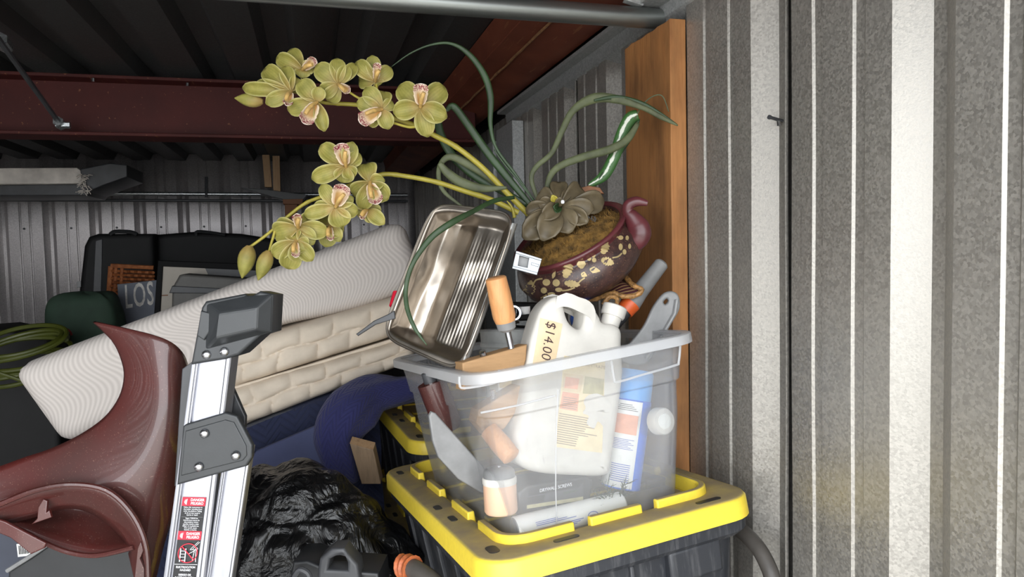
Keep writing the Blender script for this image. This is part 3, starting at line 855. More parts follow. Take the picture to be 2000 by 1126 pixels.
# product label on the broad side
lb = MB(); wrap_px(lb, jt, *gridpx([(1102, 694), (1182, 706), (1176, 884), (1084, 872)], 10, 14), .0008)
labo = lb.build('product_label', M_CREAM, jug, fix=False)
def lab(name, mat, quad, e=.0013, nu=4, nv=4, parent=None):
    m = MB(); wrap_px(m, jt, *gridpx(quad, nu, nv), e); return m.build(name, mat, parent or labo, fix=False)
lab('label_block', M_SALMON, [(1099, 764), (1131, 769), (1128, 803), (1093, 797)])
lab('label_block', M_TAG, [(1101, 728), (1140, 733), (1134, 766), (1098, 762)], .0012)
lab('label_picture', M_OLIVEP, [(1143, 734), (1180, 740), (1178, 770), (1138, 768)])
lab('label_picture', M_SALMON, [(1105, 735), (1132, 739), (1128, 760), (1102, 757)], .0014)
m = MB(); wrap_px(m, jt, *fan(polypx([(1148, 772), (1166, 768), (1182, 776), (1194, 790), (1186, 806), (1178, 800), (1180, 832), (1168, 822), (1160, 836), (1146, 826), (1150, 812), (1138, 806), (1144, 796), (1140, 784)], 3)), .0022); m.build('torn_patch', M_WHITEP, labo, fix=False)
vs, fs = text2d('CONCENTRATE', 8.4, 'CENTER', bold=.02)
m = MB(); wrap_px(m, jt, [(1152+p.x, 713-p.y+.16*p.x) for p in vs], fs, .0016); m.build('label_lettering', M_GREYINK, labo, fix=False)
m = MB(); rr = random.Random(3)
for i in range(14):
    y = 806+i*4.4; x0 = 1092-i*.45; L = 52+rr.random()*30
    if i > 8: L = 34+rr.random()*8
    wrap_px(m, jt, *gridpx([(x0, y), (x0+L, y+L*.17), (x0+L, y+L*.17+1.5), (x0, y+1.5)], 4, 1), .0016)
for i in range(6):
    y = 774+i*4; L = 24+rr.random()*5
    wrap_px(m, jt, *gridpx([(1100-i*.6, y), (1100+L, y+L*.16), (1100+L, y+L*.16+1.3), (1100-i*.6, y+1.3)], 3, 1), .0018)
m.build('label_text_lines', M_GREYINK, labo, fix=False)
vs, fs = text2d('2345678', 6.5, 'CENTER', bold=.02)

# blue spray can
v = .165
a, b = T(1212, 952, v), T(1243, 722, v)
ax = (b-a).normalized(); L = (b-a).length; rad = .036
can = thing('spray_can', 'blue spray can with white label and light blue cap in tub', 'can', a)
def at_ax(s_): return a+ax*(L*s_)
side = ax.cross(CF).normalized()
cv = -(ax.cross(side)).normalized()
if cv.dot(CF) > 0: cv = -cv
def cyl(u_ang, s_, r=rad):  # angle 0 faces the lens, positive to the right
    return at_ax(s_)+(cv*math.cos(u_ang)+(CR-ax*CR.dot(ax)).normalized()*math.sin(u_ang))*r
MB().tube([at_ax(0), at_ax(.01), at_ax(.74), at_ax(.755)], [rad*.9, rad, rad, rad*.9], 32).build('body', M_BLUE, can)
MB().tube([at_ax(.745), at_ax(.76), at_ax(.97), at_ax(1.0)], [rad*.95, rad*.96, rad*.93, rad*.84], 32).build('cap', M_LBLUE, can)
def cpatch(name, mat, a0, a1, s0, s1, e, parent):
    return MB().grid(lambda i, j: cyl(math.radians(a0+(a1-a0)*i), s0+(s1-s0)*j, rad+e), 12, 4).build(name, mat, parent, fix=False)
cl = cpatch('paper_label', M_PAPER, -95, 22, .02, .735, .0006, can)
cpatch('label_block', M_SALMON, -60, 14, .46, .62, .0011, cl)
for i in range(7): cpatch('label_line', M_BLUEINK, -62, 10-(i % 3)*8, .335+i*.013, .339+i*.013, .0012, cl)
for i in range(9): cpatch('barcode_bar', M_BLUEINK, -48, 8, .07+i*.017, .076+i*.017, .0012, cl)
for i in range(4): cpatch('label_line', M_INK, -55+i*3, 10-i*6, .655+i*.015, .659+i*.015, .0012, cl)

# bottle lying with its white cap to the front
c = T(1298, 822, .085); nrm = (MT.to_3x3() @ V((.12, -1, .1))).normalized()
bt = thing('capped_bottle', 'clear bottle with round white cap facing out of tub side', 'bottle', c-V((0, 0, .03)))
MB().tube([c, c-nrm*.003, c-nrm*.02], [.0225, .0245, .0245], 32).build('cap', M_WHITEP, bt)
MB().tube([c+nrm*.0015, c-nrm*.002], [.0135, .0145], 28).build('cap_disc', M_PAPER, bt)
MB().tube([c-nrm*.02, c-nrm*.03, c-nrm*.05, c-nrm*.16], [.018, .019, .027, .027], 28).build('body', M_BOTTLE, bt)

# handscrew clamp: two wooden jaws, two threaded rods, handles with ferrules
v = .145
cl = thing('handscrew_clamp', 'wooden handscrew clamp with orange handles standing in the tub', 'clamp', T(985, 860, v+.03))
def jaw(px, v, t):
    return MB().add(*extr([T_uz(x, y, v) for x, y in px], [], t, .003, to_v(v))).build('jaw', M_JAW, cl)
jaw([(903, 708), (1030, 672), (1028, 702), (1022, 722), (960, 752), (905, 762)], v, .045)
jaw([(935, 800), (1010, 755), (1022, 750), (1012, 800), (985, 838), (952, 852), (930, 825)], v+.01, .045)
def screw(p0, p1, r=.0058, turns=26):
    d = p1-p0; n = turns*2; pts = [p0+d*(i/n) for i in range(n+1)]
    return MB().tube(pts, [r*(1 if i % 2 else .82) for i in range(n+1)], 12).build('threaded_rod', M_STEEL, cl)
h0, h1 = T(968, 541, v-.02), T(987, 628, v-.01)
dd = (h1-h0).normalized()
MB().tube([h0, h0+dd*.002, h0+dd*.03, h1-dd*.01, h1], [.0155, .0182, .0195, .0200, .0175], 24).build('handle', M_HANDLEW, cl)
MB().tube([h1, h1+dd*.012, h1+dd*.017], [.0172, .0160, .010], 24).build('ferrule', M_GREYT, cl)
screw(h1+dd*.014, T(1001, 690, v+.01)); 
screw(T(942, 686, v+.005), T(948, 712, v+.02))
screw(T(962, 760, v+.02), T(968, 800, v+.02), .0055, 14)
h0, h1 = T(1000, 893, v-.03), T(955, 840, v+.01)
dd = (h1-h0).normalized()
MB().tube([h0, h0+dd*.002, h0+dd*.03, h1], [.0140, .0168, .0180, .0165], 24).build('handle', M_HANDLEW, cl)
# small carton with a green label behind the clamp
v = .20
ct = thing('small_carton', 'small white carton with pale green label behind clamp jaws', 'carton', T(1005, 740, v))
MB().add(*extr([T_uz(x, y, v) for x, y in ((968, 712), (1046, 690), (1048, 738), (974, 766))], [], .05, .002, to_v(v))).build('box', M_PAPER, ct)
MB().add(*extr([T_uz(x, y, v-.001) for x, y in ((976, 718), (1010, 708), (1010, 735), (978, 745))], [], .0008, .0001, to_v(v-.0008))).build('label', M_LEAFG, ct)
MB().add(*extr([T_uz(x, y, v-.001) for x, y in ((975, 722), (1014, 728), (1012, 752), (976, 758))], [], .0008, .0001, to_v(v-.0012))).build('label', M_CREAM, ct)

# peach jar with grey lid, in the near corner
v = .135
a, b = T(979, 1000, v), T(976, 944, v)
ax = (b-a).normalized()
jr = thing('peach_jar', 'peach plastic jar with grey lid standing in near tub corner', 'jar', a)
MB().tube([a, a+ax*.004, b], [.026, .0285, .0285], 30).build('body', M_PEACH, jr)
MB().tube([b, b+ax*.002, b+ax*.010, b+ax*.012], [.0285, .0295, .0295, .028], 30).build('collar', M_WHITEP, jr)
MB().tube([b+ax*.012, b+ax*.022, b+ax*.027, b+ax*.029], [.0275, .0265, .022, .016], 30).build('domed_lid', M_GREYT, jr)
MB().tube([b+ax*.0285, b+ax*.0300], [.004, .0035], 12).build('lid_button', M_STEEL, jr)
# grey paddle lying across
v = .13
gp = thing('grey_paddle', 'long flat grey plastic paddle with hanging hole slanting across tub', 'paddle', T(960, 925, v))
vp = .19
o_ = [T_uz(x, y, vp) for x, y in ((838, 812), (843, 803), (851, 806), (962, 930), (972, 950), (962, 966), (940, 962), (895, 935), (856, 892), (845, 860))]
h_ = TS(vp)([(946, 944), (952, 940), (958, 944), (952, 948)], 4)
MB().add(*extr(o_, [h_], .012, .003, to_v(vp))).build('blade', M_GREYT, gp)
# box of drywall screws
v = .14
db = thing('screw_box', 'black box of drywall screws under the white jug', 'box', T(1080, 1005, v))
dbq = [(1012, 962), (1030, 948), (1148, 930), (1158, 938), (1152, 986), (1138, 994), (1022, 1012), (1012, 1004)]
dbo = MB().add(*extr([T_uz(x, y, v) for x, y in dbq], [], .09, .004, to_v(v))).build('carton', M_BLACK, db)
dt = bvh(dbo)
def dlab(name, mat, q, e, parent=db):
    m = MB(); wrap_px(m, dt, *gridpx(q, 3, 2), e); return m.build(name, mat, parent, fix=False)
dl = dlab('label', M_GREYD, [(1030, 962), (1138, 944), (1139, 976), (1029, 992)], .0008)
dlab('label_band', M_BLKL, [(1033, 955), (1138, 937), (1133, 950), (1031, 969)], .0013, dl)
dlab('label_band', M_OLIVEP, [(1029, 986), (1139, 969), (1139, 976), (1029, 993)], .0013, dl)
dlab('label_band', M_BLKL, [(1029, 971), (1064, 965), (1062, 978), (1029, 984)], .0013, dl)
vs, fs = text2d('DRYWALL SCREWS', 9.2, 'LEFT', bold=.02, spacing=.95)
m = MB(); wrap_px(m, dt, [(1054+p.x*.82, 958-p.y-.165*p.x) for p in vs], fs, .0018); m.build('label_lettering', M_WHTI, dl, fix=False)
# little picture of a green screw
m = MB(); wrap_px(m, dt, *gridpx([(1101, 960), (1129, 955), (1129, 957.4), (1101, 965)], 4, 1), .0018); m.build('screw_picture', M_SPRIG, dl, fix=False)

# caulk tube lying along the front
v = .118
a, b = T(1006, 1034, v), T(1212, 984, v)
ax = (b-a).normalized(); L = (b-a).length; rad = .0222
ck = thing('caulk_tube', 'white caulk tube with blue print lying along bottom of tub', 'tube', a)
def at_ax(s_): return a+ax*(L*s_)
MB().tube([a, a+ax*.001, b, b+ax*.004], [rad*.96, rad, rad, rad*.8], 28).build('body', M_PAPER, ck)
MB().tube([a-ax*.002, a+ax*.001], [rad*.88, rad*.9], 28).build('plunger', M_GREYT, ck)
upv = (V((0, 0, 1))-ax*ax.z).normalized(); fro = upv.cross(ax).normalized()
if fro.dot(CF) > 0: fro = -fro
def ckp(s_, an, e): return at_ax(s_)+(fro*math.cos(an)+upv*math.sin(an))*(rad+e)
rr = random.Random(5); m = MB()
for i in range(3):
    for an in (.55-.12*i,):
        m.grid(lambda x, y: ckp(.15+(.2+.25*((i*7) % 3)/3)*x, an+.05*y, .0005), 8, 1)
for i in range(5):
    m.grid(lambda x, y: ckp(.16+(.42-.03*i)*x, .05-.13*i+.06*y, .0005), 8, 1)
m.build('label_text_lines', M_BLUEINK, ck, fix=False)
m = MB()
oc = []
for i in range(24):
    an = 2*math.pi*i/24; oc.append((math.cos(an), math.sin(an)))
for k in range(24):
    q = [oc[k], oc[(k+1) % 24]]
    m.add([ckp(.67+.05*q[0][0], .12+.30*q[0][1], .0006), ckp(.67+.05*q[1][0], .12+.30*q[1][1], .0006), ckp(.67+.042*q[1][0], .12+.24*q[1][1], .0006), ckp(.67+.042*q[0][0], .12+.24*q[0][1], .0006)], [(0, 1, 2, 3)])
m.build('oval_logo', M_BLUEINK, ck, fix=False)
m = MB(); m.grid(lambda x, y: ckp(.645+.05*x, .02+.2*y*(1-.3*abs(math.sin(x*9))), .0007), 8, 1); m.build('logo_script', M_BLUEINK, ck, fix=False)
# dried sprig
sp = MB(); rr = random.Random(11)
def twig(p, d, L, r, depth):
    e = p+d*L; mid = p+d*L*.5+V((rr.uniform(-1, 1), rr.uniform(-1, 1), rr.uniform(-1, 1)))*L*.12
    sp.tube([p, mid, e], [r, r*.8, r*.5], 4)
    if depth:
        for i in range(5):
            q = p+(e-p)*(.3+.17*i); w = V((rr.uniform(-1, 1), rr.uniform(-.4, .4), rr.uniform(-.7, 1)))
            twig(q, (d+w*1.1).normalized(), L*.45, r*.6, depth-1)
base = T(1200, 1000, .112)
for q in ((1185, 950), (1215, 948), (1222, 962), (1172, 965)):
    e = T(q[0], q[1], .108); twig(base, (e-base).normalized(), (e-base).length, .0015, 2)
tag(sp.build('dried_sprig', M_SPRIG), 'dark green dried sprig pressed against front of tub', 'sprig')
# dark block at the far right bottom of the tub
v = .20
dk = thing('dark_case', 'low dark grey case at right bottom of tub behind can', 'case', T(1285, 965, v))
MB().add(*extr([T_uz(x, y, v) for x, y in ((1232, 950), (1290, 935), (1322, 930), (1322, 968), (1236, 985))], [], .12, .006, to_v(v))).build('shell', M_BLACK, dk)
MB().add(*extr([T_uz(x, y, v-.002) for x, y in ((1262, 940), (1300, 932), (1300, 946), (1262, 954))], [], .003, .0008, to_v(v-.002))).build('latch', M_GREYD, dk)
# brown-red flask inside, left
v = .33
fl = thing('red_brown_flask', 'dull red brown flask half seen through left of tub', 'flask', T(868, 830, v))
a, b = T(878, 838, v), T(842, 745, v); ax = (b-a).normalized()
MB().tube([a, a+ax*.01, a+ax*.10, b-ax*.03, b], [.022, .028, .028, .018, .012], 20).build('body', M_MAROON, fl)
MB().tube([b, b+ax*.02], [.014, .013], 18).build('cap', M_GREYD, fl)

# galvanised pail standing in the middle of the tub
v = .36
pc = T(1020, 648, v)
pa_ = thing('metal_pail', 'dull galvanised pail rim between tray and white jug', 'pail', pc-V((0, 0, .15)))
PM = Matrix.Translation(pc) @ MT.to_3x3().to_4x4() @ Matrix.Rotation(math.radians(6), 4, 'Y')
MB().lathe([(.072, -.2), (.088, 0), (.0905, .004), (.088, .007), (.085, .004), (.070, -.19)], PM, 44, True, True).build('shell', M_PAIL, pa_)
MB().lathe([(.0868, -.03), (.0885, -.028), (.0882, -.022), (.0872, -.02)], PM, 44, False, False).build('bead', M_PAIL, pa_)
# coiled spring strap inside
MB().tube([PM @ V((.055*math.cos(t), .05*math.sin(t)-.005, -.02+.004*t)) for t in [i*.3 for i in range(36)]], .0035, 6).build('coiled_strap', M_STEEL, pa_)

# black and chrome appliance behind the pail
v = .46
ap = thing('chrome_black_gadget', 'small black and chrome gadget beneath the painted pot', 'gadget', T(1030, 622, v))
MB().add(*extr([T_uz(x, y, v) for x, y in ((985, 588), (1062, 590), (1066, 624), (985, 628))], [], .07, .006, to_v(v))).build('body', M_BLACK, ap)
MB().add(*extr([T_uz(x, y, v-.002) for x, y in ((1008, 598), (1036, 597), (1036, 613), (1008, 616))], [], .004, .001, to_v(v-.002))).build('chrome_panel', M_CHROME, ap)
def ring(c, r0, r1, n, th=.006):
    x = n.cross(V((0, 0, 1))).normalized(); y = x.cross(n)
    Mx = Matrix((x, y, n)).transposed().to_4x4(); Mx.translation = c
    return MB().lathe([(r0, 0), (r0, th), (r1, th), (r1, 0)], Mx, 28, False, False)
nn = (CC-T(1003, 610, v)).normalized()
ring(T(1003, 611, v-.004), .013, .017, nn).build('chrome_ring', M_CHROME, ap)
ring(T(1052, 606, v-.004), .006, .009, nn).build('knob_ring', M_GREYD, ap)

# stainless basin with ribbed side, leaning out of the tub
pan = thing('steel_basin', 'dented stainless steel basin with ribbed slope leaning in tub', 'basin', at_d(850, 700, 1.3))
cor = [(845, 397), (1010, 417), (900, 726), (744, 656)]
dep = [1.37, 1.30, 1.25, 1.33]
def panpt(s_, t_, off):
    # s along top->bottom, t left->right with rounded corners
    q = [cor[i] for i in range(4)]
    x = (q[0][0]*(1-t_)+q[1][0]*t_)*(1-s_)+(q[3][0]*(1-t_)+q[2][0]*t_)*s_
    y = (q[0][1]*(1-t_)+q[1][1]*t_)*(1-s_)+(q[3][1]*(1-t_)+q[2][1]*t_)*s_
    dd = (dep[0]*(1-t_)+dep[1]*t_)*(1-s_)+(dep[3]*(1-t_)+dep[2]*t_)*s_
    return at_d(x, y, dd+off)
def sst(a, b, x):
    t = max(0, min(1, (x-a)/(b-a))); return t*t*(3-2*t)
def panf(t_, s_):
    # squircle remap for rounded corners
    a, b = t_*2-1, s_*2-1
    k = .10
    aa = a*(1-k*b**6*abs(a)**3); bb = b*(1-k*a**6*abs(b)**3)
    tt, ss = (aa+1)/2, (bb+1)/2
    e = min(sst(.03, .13, t_), sst(.03, .12, s_), 1-sst(.88, .97, s_), 1-sst(.93, .985, t_))
    prof = .055*sst(.05, .30, t_)*(1-sst(.42, .62, t_))+.026
    dent = .012*math.exp(-((t_-.22)**2/.006+(s_-.5)**2/.012))
    rib = 0
    if .53 < t_ < .94:
        rib = .0006*(.5+.5*math.cos((t_-.53)*26*6.2832))*sst(.14+.3*max(0, .62-t_), .24+.3*max(0, .62-t_), s_)*(1-sst(.84, .92, s_))*sst(.53, .57, t_)*(1-sst(.90, .94, t_))
    kink = .014*sst(.44, .58, s_+.15*t_)*sst(.3, .5, t_)
    ln = .0025*noise.noise(V((t_*7, s_*7, 1)))
    return panpt(ss, tt, e*(prof-dent+ln)-rib+kink*e*.6)
MB().grid(panf, 150, 90).build('bowl', M_STAIN, pan, solid=.0015, ang=70)
# rolled rim
rim = []
for i in range(40): rim.append((i/40, 0))
for i in range(40): rim.append((1, i/40))
for i in range(40): rim.append((1-i/40, 1))
for i in range(40): rim.append((0, 1-i/40))
rp = [panf(*q) for q in rim]
MB().tube(rp+[rp[0]], .0028, 8, False).build('rolled_rim', M_STAIN, pan)
# folded flange down the right side
MB().grid(lambda i, j: panpt(.06+.9*j, .985+.055*i, -.002+.030*i), 3, 20).build('side_flange', M_PAIL, pan, solid=.002)
# zinc clip on the flange
zc = thing('zinc_bracket', 'small zinc plated bracket with square hole beside the basin', 'bracket', at_d(1028, 535, 1.31))
zq = [(1008, 489), (1059, 505), (1049, 537), (1000, 524)]
MB().add(*plate(zq, 1.31, .010, .0012, [[(1015, 499), (1033, 504), (1030, 522), (1012, 518)]])).build('plate', M_ZINC, zc)
MB().add(*plate([(1038, 512), (1053, 516), (1051, 521), (1037, 517)], 1.309, .004, .001)).build('raised_tab', M_ZINC, zc)
MB().add(*plate([(1008, 489), (1059, 505), (1057, 509), (1007, 494)], 1.306, .016, .001)).build('upper_lip', M_ZINC, zc)
MB().add(*plate([(1001, 519), (1050, 532), (1049, 537), (1000, 524)], 1.306, .016, .001)).build('lower_lip', M_ZINC, zc)
MB().add(*plate([(1014, 498), (1034, 503), (1031, 523), (1011, 518)], 1.319, .003, .0005)).build('back_plate', M_GREYT, zc)

# scraper handle poking out on the left
sb = thing('black_scraper', 'thin black scraper with red grip poking out left of basin', 'scraper', at_d(740, 640, 1.34))
MB().add(*plate([(695, 652), (730, 626), (758, 613), (770, 606), (772, 622), (733, 634), (699, 656)], 1.33, .008, .002)).build('blade', M_GREYD, sb)
MB().tube([at_d(768, 598, 1.345), at_d(776, 572, 1.36)], [.008, .009], 10).build('grip', M_REDL, sb)
# grey plastic tools at the right
v = .40
t1 = thing('grey_handled_tool', 'grey plastic tool handle with orange collar leaning on the board', 'tool', T(1215, 640, v))
a, b = at_d(1292, 515, 1.46), at_d(1232, 592, 1.44); ax = (b-a).normalized()
MB().tube([a-ax*.004, a, a+ax*.03, b-ax*.03, b], [.011, .0145, .0155, .017, .0205], 22).build('handle', M_GREYT, t1)
MB().tube([a-ax*.0045, a-ax*.001], [.006, .008], 12).build('end_plug', M_GREYD, t1)
MB().tube([b, b+ax*.012, b+ax*.022], [.0205, .019, .018], 22).build('collar', M_ORANGE, t1)
e = T(1150, 720, v)
MB().tube([b+ax*.022, b+ax*.06, e], [.015, .013, .010], 16).build('shaft', M_BLACK, t1)
t2 = thing('grey_trowel', 'translucent grey trowel blade standing up in right tub corner', 'trowel', T(1250, 700, .30))
dq = 1.40
MB().add(*plate([(1210, 700), (1255, 640), (1275, 600), (1294, 575), (1310, 568), (1324, 574), (1329, 592), (1324, 612), (1300, 650), (1262, 710)], dq, .014, .004, [polypx([(1297, 589), (1303, 583), (1306, 588), (1300, 594)], 4)], smooth=4)).build('blade', M_GREYT, t2)
MB().tube([at_d(1322, 585, dq-.004), at_d(1318, 612, dq-.004), at_d(1296, 650, dq-.004), at_d(1262, 700, dq-.004)], .004, 8).build('stiffening_rib', M_GREYT, t2)
# striped cloth with twisted cord edge
tc_ = thing('striped_cloth', 'dark striped brocade cloth with gold cord trim under the pot', 'cloth', at_d(1190, 600, 1.44))
edge = crom([at_d(x, y, d_) for x, y, d_ in ((1128, 585, 1.44), (1165, 583, 1.43), (1195, 572, 1.42), (1215, 578, 1.41), (1240, 577, 1.41), (1254, 566, 1.41), (1236, 556, 1.42), (1222, 540, 1.45))], 4)
low = crom([at_d(x, y, d_) for x, y, d_ in ((1100, 560, 1.50), (1130, 555, 1.50), (1150, 550, 1.49), (1170, 545, 1.48), (1190, 543, 1.48), (1200, 540, 1.48), (1210, 538, 1.48), (1214, 536, 1.5))], 4)
ne = len(edge)
MB().grid(lambda i, j: edge[min(ne-1, int(round(i*(ne-1))))].lerp(low[min(ne-1, int(round(i*(ne-1))))], j)+CU*(.008*math.sin(i*14)*math.sin(j*3)), ne-1, 8, lambda i, j: (j*1.2, i)).build('fabric', M_CLOTH, tc_, solid=.003)
cordp = edge
MB().tube(cordp, [.005*(1+.18*math.sin(i*2.2)) for i in range(ne)], 8).build('cord', M_CORD, tc_)
MB().tube(crom([at_d(x, y, 1.40) for x, y in ((1178, 595), (1190, 580), (1204, 582), (1204, 594), (1192, 598), (1186, 590))], 4), .0045, 8).build('cord_loop', M_CORD, tc_)
# blue ball glimpsed through the jug handle
tag(MB().lathe([(.0, -.028), (.016, -.023), (.026, -.01), (.028, 0), (.026, .01), (.016, .023), (0, .028)], Matrix.Translation(T(1140, 622, .27)), 24, False, False).build('blue_bottle_shoulder', M_BLUE), 'dark blue rounded bottle top seen through the jug handle', 'bottle')
# ------------------------------------------------------------------ painted pot with silk orchids
pot_c = at_d(1112, 462, 1.46)          # centre of the mouth
axp = (CR*-.44 + CU*.80 - CF*.40).normalized()
xp = (CR-axp*CR.dot(axp)).normalized(); yp = axp.cross(xp)
PMx = Matrix((xp, yp, axp)).transposed().to_4x4(); PMx.translation = pot_c; PMx = PMx @ Matrix.Scale(1.043, 4)
orchid = thing('orchid_arrangement', 'silk yellow green orchids and succulents in a painted dark bowl', 'plant', M=Matrix.Translation(pot_c-axp*.10))
prof = [(.0, -.118), (.060, -.118), (.064, -.112), (.075, -.106), (.105, -.090), (.126, -.068), (.132, -.046), (.126, -.026), (.114, -.014), (.109, -.009), (.112, -.004), (.118, 0), (.119, .004), (.115, .007), (.108, .004), (.104, -.006), (.102, -.03), (0, -.034)]
bowl = MB().lathe(prof, PMx, 72, False, False).build('bowl', M_POT, orchid, ang=80)
MB().lathe([(.1085, -.0145), (.1115, -.010), (.1130, -.004), (.119, .0005), (.1202, .005), (.115, .0085), (.107, .004)], PMx, 72, False, False).build('bowl_rim', M_POTRIM, orchid, ang=80)
# scroll handle
hp = crom([at_d(x, y, d_) for x, y, d_ in ((1215, 468, 1.43), (1240, 468, 1.41), (1248, 456, 1.405), (1245, 442, 1.405), (1236, 427, 1.405), (1226, 412, 1.405), (1229, 399, 1.40), (1244, 393, 1.395), (1265, 397, 1.39))], 5)
hr = lin([.014, .023, .026, .024, .018, .0125, .011, .010, .005], 5)
MB().tube(hp, hr, 18, True, flat=.75, up=CF).build('scroll_handle', M_POTRIM, orchid)
# feet of the bowl
# gold leaf painting
pt = bvh(bowl); gm = MB()
def Z5(x, y): return (960+x/4.171, 330+y/4.171)
def leafpx(a, b, wid, teeth=5, sk=0.0):
    a, b = V((*a, 0)), V((*b, 0)); d_ = b-a; n = V((-d_.y, d_.x, 0)).normalized()
    L_, R_ = [], []
    N = teeth*2+1
    for i in range(N+1):
        t = i/N; w = wid*math.sin(math.pi*min(1, t*.9+.08))**.8*(1 if i % 2 else .72)
        L_.append(a+d_*t+n*w); R_.append(a+d_*t-n*w)
    vs = [(p.x, p.y) for p in L_+R_]
    fs = [(i, i+1, N+1+i+1, N+1+i) for i in range(N)]
    return vs, fs
for a, b, w_, te in (((312, 1030), (322, 905), 38, 5), ((598, 885), (648, 735), 38, 6), ((905, 690), (945, 578), 34, 5), ((895, 735), (998, 770), 32, 5), ((595, 925), (722, 945), 28, 5), ((290, 1060), (440, 1075), 18, 5), ((735, 810), (725, 712), 34, 1), ((800, 815), (885, 830), 25, 1), ((498, 890), (520, 820), 13, 1), ((730, 850), (778, 870), 22, 1)):
    wrap_px(gm, pt, *[(lambda r: ([Z5(*p) for p in r[0]], r[1]))(leafpx(a, b, w_*1.2, te))][0], .0007)
for cx, cy, rx_, ry_ in ((447, 922, 32, 28), (527, 926, 30, 30), (426, 988, 26, 25), (548, 982, 30, 18), (488, 1018, 32, 16), (1052, 633, 17, 28), (1083, 674, 16, 22), (1052, 558, 22, 18), (1105, 560, 14, 20), (830, 700, 18, 20), (836, 740, 18, 20), (795, 728, 17, 20), (1125, 628, 12, 22), (232, 1050, 28, 18), (210, 1030, 14, 20)):
    vs, fs = fan([Z5(cx+rx_*math.cos(t*.524), cy+ry_*math.sin(t*.524)) for t in range(12)])
    wrap_px(gm, pt, vs, fs, .0007)
for L_ in (((950, 570), (975, 552), (1030, 552)), ((985, 722), (1030, 712), (1062, 684)), ((840, 670), (860, 640), (890, 630)), ((330, 960), (360, 905), (415, 892)), ((240, 1010), (260, 985), (285, 978)), ((400, 1050), (430, 1035), (450, 1025)), ((575, 990), (620, 985), (680, 965)), ((705, 930), (730, 905), (760, 885))):
    c3 = crom([(*p, 0) for p in L_], 5)
    for p, q in zip(c3[:-1], c3[1:]):
        d_ = (q-p).normalized(); n = V((-d_.y, d_.x, 0))*6
        wrap_px(gm, pt, [Z5(*(z_.x, z_.y)) for z_ in (p+n, q+n, q-n, p-n)], [(0, 1, 2, 3)], .0007)
gm.build('gold_leaf_painting', M_GOLD, bowl, fix=False)
# moss mound
def mossf(i, j):
    r = .108*j; an = 2*math.pi*i
    h = .028*math.cos(j*math.pi/2)**.8 if j < 1 else 0
    h += .010*noise.noise(V((r*math.cos(an)*45, r*math.sin(an)*45, 2)))*(1-j**4)+.004*noise.noise(V((r*math.cos(an)*160, r*math.sin(an)*160, 5)))
    return PMx @ V((r*math.cos(an), r*math.sin(an), -.008+h))
MB().grid(mossf, 72, 24).build('moss', M_MOSS, orchid, fix=False)
rr = random.Random(21); ms = MB()
for i in range(1500):
    r = .108*math.sqrt(rr.random()); an = rr.random()*6.283
    p = mossf(an/6.2832, min(1, r/.108)); d_ = (axp+V((rr.uniform(-1, 1), rr.uniform(-1, 1), rr.uniform(-1, 1)))*.9).normalized()
    q = p+d_*rr.uniform(.006, .014); s_ = V((rr.uniform(-1, 1), rr.uniform(-1, 1), rr.uniform(-1, 1))).normalized()*.0008
    ms.add([p-s_, p+s_, q], [(0, 1, 2)])
o = ms.build('moss_strands', M_MOSS, orchid, fix=False); o['kind'] = 'stuff'

# petals and leaves share one builder
def petal(mb, P0, P1, wid, arch=.15, cup=.3, pw=(.62, .5), n=9, m=6, tip=0.0, face=None):
    a = P1-P0; L = a.length; nv = (face or (CC-P0)).normalized(); side = a.cross(nv).normalized(); nv = side.cross(a).normalized()
    k = (pw[0]/(pw[0]+pw[1]))**pw[0]*(pw[1]/(pw[0]+pw[1]))**pw[1]
    def f(i, j):
        w = i*2-1
        pr = ((j+.015)**pw[0])*((1-j+.004)**pw[1])/k
        return P0+a*j+side*(wid*pr*w)+nv*(arch*L*math.sin(math.pi*j*.9)+cup*wid*pr*w*w-tip*L*j*j)
    return mb.grid(f, m, n)
rr = random.Random(5)
def flower(c, d0, tips, lip, lipw=1.0, col=None, scale=1.0):
    P0 = at_d(*c, d0)
    lp = V((lip[0]-c[0], lip[1]-c[1], 0))
    l0 = at_d(c[0]+lp.x*.1, c[1]+lp.y*.1, d0-.006); l1 = at_d(*lip, d0-.024)
    cc = col or (c[0]-lp.x*.15, c[1]-lp.y*.15)
    # column: arched finger over the lip
    k0 = at_d(c[0], c[1], d0-.002); k1 = at_d(c[0]+lp.x*.62-lp.y*.14, c[1]+lp.y*.62+lp.x*.14, d0-.030)
    fl = MB().tube(crom([k0, k0.lerp(k1, .5)-CF*.007, k1], 4), lin([.003, .0042, .0034], 4), 10).build('flower', M_COLUMN, orchid)
    for x, y, w_ in tips:
        P1 = at_d(x, y, d0+rr.uniform(-.006, .016))
        mb = petal(MB(), P0, P1, w_*d0/FPX*scale*.98, rr.uniform(.06, .16), rr.uniform(.25, .75), (.80, .60), tip=rr.uniform(-.05, .16))
        mb.build('petal', M_PETAL, fl, solid=.0007, ang=80, fix=False)
    wl_ = max(7.0, lp.length*.25)*lipw
    mb = petal(MB(), l0, l1, wl_*d0/FPX, -.22, .9, (.34, .13), 14, 10, tip=-.12)
    for k in range(len(mb.v)):   # frilled edge
        u_, v_ = mb.uv[k]; e_ = max(0, abs(u_*2-1)-.5)*2*v_
        mb.v[k] = mb.v[k]+CF*(-.0022*e_*math.sin(v_*34+u_*9))+CR*(.0012*e_*math.sin(v_*27))
    mb.build('lip', M_LIP, fl, solid=.0007, ang=80, fix=False)
    return fl
def Z2(x, y, w=None): 
    p = (440+x/4.33, 70+y/4.33); return p if w is None else (*p, w/4.33/2)
def Z3(x, y, w=None):
    p = (440+x/3.7525, 260+y/3.7525); return p if w is None else (*p, w/3.7525/2)
